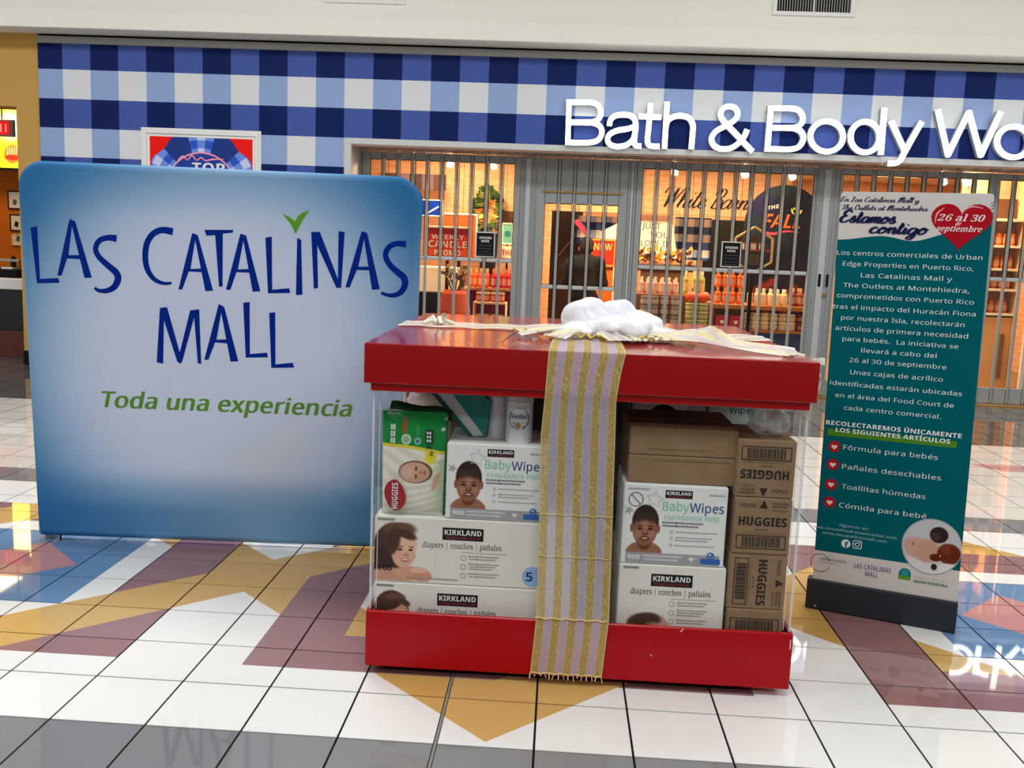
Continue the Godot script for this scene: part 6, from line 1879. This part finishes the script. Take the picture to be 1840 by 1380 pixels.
# ------------------------------------------------------------------ ribbon and bow
func ribbon_cloth() -> StandardMaterial3D:
	var w := 180; var h := 512
	var im := Image.create(w, h, false, Image.FORMAT_RGBA8)
	var r := RandomNumberGenerator.new()
	r.seed = 21
	for y in h:
		for x in w:
			var k := int(x / 20)
			var c: Color
			if k % 2 == 0:
				c = Color(0.8, 0.72, 0.47, 0.78).lerp(Color(0.66, 0.56, 0.33, 0.78), r.randf())
				if r.randf() < 0.035: c = Color(0.98, 0.92, 0.62, 1.0)
			else:
				c = Color(0.9, 0.87, 0.94, 0.55).lerp(Color(0.82, 0.79, 0.88, 0.48), r.randf())
			if x % 20 == 0 or x < 3 or x > w - 4: c = Color(0.8, 0.72, 0.46, 0.95)
			im.set_pixel(x, y, c)
	var m := pic(im, 0.5, true)
	m.uv1_scale = Vector3(1, 1, 1)
	return m

func band(rows: Array) -> MB:
	return MB.new().grid(rows)

func gift_ribbon() -> void:
	var t := goods("gift_ribbon", "gold and sheer white striped ribbon wrapped over the red gift box", "ribbon", 0, 0, 0)
	var cloth := ribbon_cloth()
	# the front fall: y, left, right, z
	var keys := [[0.04, -0.16, 0.093, 0.008], [0.14, -0.153, 0.1, 0.007], [0.245, -0.147, 0.107, 0.006], [0.262, -0.146, 0.108, 0.002], [0.45, -0.148, 0.105, -0.004], [0.7, -0.154, 0.099, -0.004], [0.9, -0.159, 0.094, 0.002], [1.02, -0.152, 0.09, 0.012], [1.045, -0.151, 0.091, 0.018], [1.12, -0.148, 0.1, 0.0175], [1.185, -0.145, 0.112, 0.017], [1.1915, -0.144, 0.113, 0.008], [1.192, -0.142, 0.116, -0.06], [1.192, -0.135, 0.122, -0.3], [1.195, -0.1, 0.12, -0.55]]
	var rows := []
	for i in keys.size() - 1:
		var n := 8 if absf(keys[i][0] - keys[i + 1][0]) > 0.08 or absf(keys[i][3] - keys[i + 1][3]) > 0.08 else 2
		for s in n:
			var f := float(s) / n
			var row := PackedVector3Array()
			for k in 19:
				var u := k / 18.0
				var y := lerpf(keys[i][0], keys[i + 1][0], f)
				var wave := 0.0016 * sin(u * 21.0 + y * 9.0) + 0.0012 * sin(u * 9.0 - y * 23.0)
				row.append(Vector3(lerpf(lerpf(keys[i][1], keys[i + 1][1], f), lerpf(keys[i][2], keys[i + 1][2], f), u), y + (absf(wave) if i >= 11 else 0.0), lerpf(keys[i][3], keys[i + 1][3], f) + absf(wave)))
			rows.append(row)
	obj("front_band", band(rows), cloth, t)
	# creases with bright gold thread
	var gold := mat("#e6d48a", 0.35, 0.4)
	for y in [0.248, 0.045, 0.47, 0.62]:
		var p := []
		for k in 15: p.append(Vector3(lerpf(-0.15, 0.102, k / 14.0) - (0.01 if y < 0.1 else 0.0), y + 0.003 * sin(k * 2.3), 0.011 if y < 0.3 else 0.0))
		obj("gold_thread", MB.new().tube(p, 0.0022 if y < 0.3 else 0.0012, 5), gold, t)
	for k in 16:
		var x := lerpf(-0.158, 0.09, k / 15.0)
		obj("fray", MB.new().tube([Vector3(x, 0.045, 0.009), Vector3(x + rng.randf_range(-0.006, 0.006), 0.034 - rng.randf() * 0.016, 0.011)], 0.0022, 4), gold if k % 2 else mat("#e8e2ea", 0.5), t)
	# left arm along the top, over the left edge
	rows = []
	for i in 30:
		var f := i / 29.0
		var row := PackedVector3Array()
		for k in 13:
			var u := k / 12.0
			var x := lerpf(-0.772, -0.05, f)
			var y := 1.19 + 0.003 * absf(sin(u * 9.0 + f * 14.0)) + 0.012 * exp(-pow((f - 0.9) * 8.0, 2))
			row.append(Vector3(x, y, lerpf(-0.69, -0.95, u) + 0.01 * sin(f * 7.0)))
		rows.append(row)
	var sheer := sheer_cloth()
	obj("left_band", band(rows), sheer, t)
	obj("left_drop", band([[Vector3(-0.777, 1.09, -0.69), Vector3(-0.777, 1.09, -0.95)], [Vector3(-0.776, 1.189, -0.69), Vector3(-0.776, 1.189, -0.95)], [Vector3(-0.77, 1.192, -0.69), Vector3(-0.77, 1.192, -0.95)]].map(func(r): return PackedVector3Array(r))), sheer, t)
	# right arm: a flat band to the right edge
	rows = []
	for i in 30:
		var f := i / 29.0
		var row := PackedVector3Array()
		for k in 13:
			var u := k / 12.0
			row.append(Vector3(lerpf(0.2, 0.76, f), 1.19 + 0.004 * absf(sin(u * 8.0 + f * 11.0)) + 0.05 * exp(-pow((f - 0.12) * 6.0, 2)) * (0.6 + 0.4 * sin(u * 12.0)), lerpf(-0.68, -0.95, u)))
		rows.append(row)
	obj("right_band", band(rows), sheer, t)
	# loose crumpled tail that runs to the front right corner
	rows = []
	var mid := [Vector3(0.24, 1.2, -0.62), Vector3(0.36, 1.2, -0.52), Vector3(0.47, 1.2, -0.4), Vector3(0.57, 1.195, -0.32), Vector3(0.67, 1.192, -0.25), Vector3(0.757, 1.19, -0.2), Vector3(0.764, 1.15, -0.19)]
	var wide := [0.26, 0.3, 0.3, 0.27, 0.23, 0.22, 0.2]
	for i in (mid.size() - 1) * 6 + 1:
		var f := minf(i / 6.0, mid.size() - 1.001)
		var k0 := int(f)
		var c: Vector3 = mid[k0].lerp(mid[k0 + 1], f - k0)
		var d: Vector3 = (mid[k0 + 1] - mid[k0])
		d.y = 0
		var side := Vector3(-d.z, 0, d.x).normalized() if d.length() > 0.01 else Vector3(0, 0, 1)
		var ww: float = lerpf(wide[k0], wide[k0 + 1], f - k0)
		var row := PackedVector3Array()
		for k in 25:
			var u := k / 24.0
			var lift := (0.012 + 0.02 * exp(-pow(f - 1.0, 2) * 2.0) + 0.055 * exp(-pow(f - 2.0, 2) * 5.0) * exp(-pow((u - 0.55) * 3.5, 2))) * (0.55 + 0.45 * sin(u * 34.0 + f * 2.0)) * (1.0 if f < 4.5 else 0.3)
			var e := c + side * (u - 0.5) * ww + Vector3(0, absf(lift), 0)
			if e.x > 0.757 and c.y > 1.18:
				e.y -= (e.x - 0.757) * 1.0; e.x = 0.7605
			row.append(e)
		rows.append(row)
	obj("loose_tail", band(rows), sheer, t)
	# clear wired edge hanging over the right side of the lid
	var wire := []
	for k in 13: wire.append(Vector3(0.762 + 0.03 * sin(PI * k / 12.0), 1.18 - 0.13 * k / 12.0, -0.12 + 0.004 * k))
	obj("wired_edge", MB.new().tube(wire, 0.0025, 6), mat("#e4d8d8", 0.3), t)
	obj("side_drop", band([[Vector3(0.762, 1.06, -0.07), Vector3(0.775, 1.05, -0.26)], [Vector3(0.79, 1.12, -0.08), Vector3(0.785, 1.12, -0.28)], [Vector3(0.762, 1.188, -0.1), Vector3(0.762, 1.188, -0.3)]].map(func(r): return PackedVector3Array(r))), sheer, t)
	# small rosette of loose ends on the left band
	for k in 5:
		var a := TAU * k / 5
		obj("loose_end", MB.new().tube([Vector3(-0.62, 1.194, -0.8), Vector3(-0.62 + cos(a) * 0.03, 1.21 + 0.012 * (k % 2), -0.8 + sin(a) * 0.03), Vector3(-0.62 + cos(a) * 0.07, 1.197, -0.8 + sin(a) * 0.05)], 0.009, 6), mat("#ece8d6", 0.5), t)
	obj("loose_end", MB.new().tube([Vector3(-0.6, 1.195, -0.8), Vector3(-0.595, 1.225, -0.79), Vector3(-0.59, 1.235, -0.78)], 0.012, 6), mat("#f0ece0", 0.5), t)
	obj("wire_tie", MB.new().tube([Vector3(-0.26, 1.22, -0.32), Vector3(-0.275, 1.215, -0.28), Vector3(-0.3, 1.2, -0.2), Vector3(-0.31, 1.192, -0.14)], 0.0022, 5), mat("#5a3a30", 0.5), t)

func sheer_cloth() -> StandardMaterial3D:
	if M.has("sheer"): return M.sheer
	var w := 64; var h := 64
	var im := Image.create(w, h, false, Image.FORMAT_RGBA8)
	var r := RandomNumberGenerator.new()
	r.seed = 5
	for y in h:
		for x in w:
			var k := int(x / 7.2)
			var c := Color(0.95, 0.92, 0.78, 0.72) if k % 2 == 0 else Color(0.94, 0.92, 0.96, 0.5)
			if k % 2 == 0 and r.randf() < 0.08: c = Color(1, 0.95, 0.6, 0.95)
			if x < 2 or x > w - 3: c = Color(0.98, 0.96, 0.88, 0.95)
			im.set_pixel(x, y, c)
	M.sheer = pic(im, 0.45, true)
	return M.sheer

func gift_bow() -> void:
	var t := goods("bow", "big puffy white tulle bow on the red lid of the gift box", "bow", 0.07, 1.19, -0.5)
	var white := mat("#eef0f6", 0.45)
	white.backlight_enabled = true; white.backlight = Color(0.35, 0.35, 0.37)
	white.rim_enabled = true; white.rim = 0.3
	# centre, radii, turn
	var puffs := [[-0.08, 0.07, -0.1, 0.085, 0.07, 0.09, 0.3], [0.055, 0.075, -0.13, 0.085, 0.07, 0.09, -0.2], [0.15, 0.052, -0.08, 0.08, 0.052, 0.09, -0.6], [0.015, 0.046, 0.04, 0.07, 0.048, 0.09, 0.0], [0.1, 0.04, 0.045, 0.07, 0.044, 0.09, -0.3], [0.185, 0.028, 0.0, 0.075, 0.034, 0.09, -0.7], [-0.13, 0.027, 0.04, 0.08, 0.036, 0.09, 0.6], [-0.045, 0.036, 0.02, 0.05, 0.04, 0.07, 0.2]]
	var f := FastNoiseLite.new()
	f.seed = 3; f.frequency = 5.0; f.fractal_octaves = 2
	for q in puffs:
		var c := Vector3(q[0], q[1], q[2])
		var rows := []
		for j in 25:
			var row := PackedVector3Array()
			for i in 49:
				var a := TAU * i / 48; var b := PI * j / 24
				var n := Vector3(sin(b) * cos(a), -cos(b), -sin(b) * sin(a))
				var ridge := absf(sin(a * 1.5 + 1.2 * n.y + q[6] * 5.0))
				var k: float = 0.98 + 0.3 * f.get_noise_3dv(n * 0.09 + c * 2.0) - 0.06 * pow(1.0 - ridge, 3.0) * sin(b) * sin(b) + 0.2 * maxf(n.y, 0.0) * sin(b) * sin(a * 2.0 + 1.0)
				k += (0.035 * sin(a * 7.0 + 2.0 * sin(a * 2.0 + c.x * 40.0) + n.y * 2.0) + 0.018 * sin(a * 15.0 + n.y * 5.0)) * sin(b) * sin(b)
				var p := Vector3(n.x * q[3], n.y * q[4], n.z * q[5]) * k
				p = p.rotated(Vector3.BACK, q[6] * 0.4).rotated(Vector3.UP, q[6])
				p += c
				p.y = maxf(p.y, 0.004)
				row.append(p)
			rows.append(row)
		obj("loop", MB.new().grid(rows, true), white, t)
	# flat ribbon loops spread under the puffs
	var sheer := sheer_cloth()
	var tails := [[-0.08, 0.0, -0.34, 0.06, 0.15], [-0.06, -0.1, -0.28, -0.12, 0.13], [0.14, 0.0, 0.34, 0.03, 0.2], [0.12, -0.14, 0.36, -0.22, 0.16], [0.0, 0.03, 0.08, 0.2, 0.17], [-0.1, 0.08, -0.2, 0.17, 0.12]]
	for q in tails:
		var rows := []
		var d := Vector3(float(q[2]) - float(q[0]), 0, float(q[3]) - float(q[1]))
		var side := Vector3(-d.z, 0, d.x).normalized()
		for i in 17:
			var g := i / 16.0
			var row := PackedVector3Array()
			for k in 17:
				var u := k / 16.0
				var y := 0.01 + 0.028 * sin(PI * pow(g, 0.7)) * (0.7 + 0.3 * sin(u * 22.0 + g * 3.0)) + 0.006 * absf(sin(u * 26.0))
				row.append(Vector3(q[0], 0, q[1]) + d * g + side * (u - 0.5) * q[4] * (0.6 + 0.4 * sin(PI * 0.5 * g)) + Vector3(0, y, 0))
			rows.append(row)
		obj("tail", MB.new().grid(rows), sheer, t)
	var gold := mat("#d8c070", 0.35, 0.4)
	var edge := [[-0.07, 0.13, 0.0], [0.02, 0.15, 0.4], [0.1, 0.14, 0.2], [0.18, 0.11, 0.9], [-0.2, 0.08, 0.5], [0.25, 0.02, 1.3], [-0.3, 0.02, 0.1]]
	for q in edge:
		var p := []
		for k in 13:
			var u := k / 12.0
			p.append(Vector3(float(q[0]) + (u - 0.5) * 0.12, 0.012 + 0.008 * sin(u * 19.0 + q[2]) + 0.006, float(q[1]) + 0.012 * sin(u * 11.0 + float(q[2]) * 4.0)))
		obj("gold_edge", MB.new().tube(p, 0.006, 5), gold if q[2] < 0.6 else mat("#efe6b8", 0.4), t)
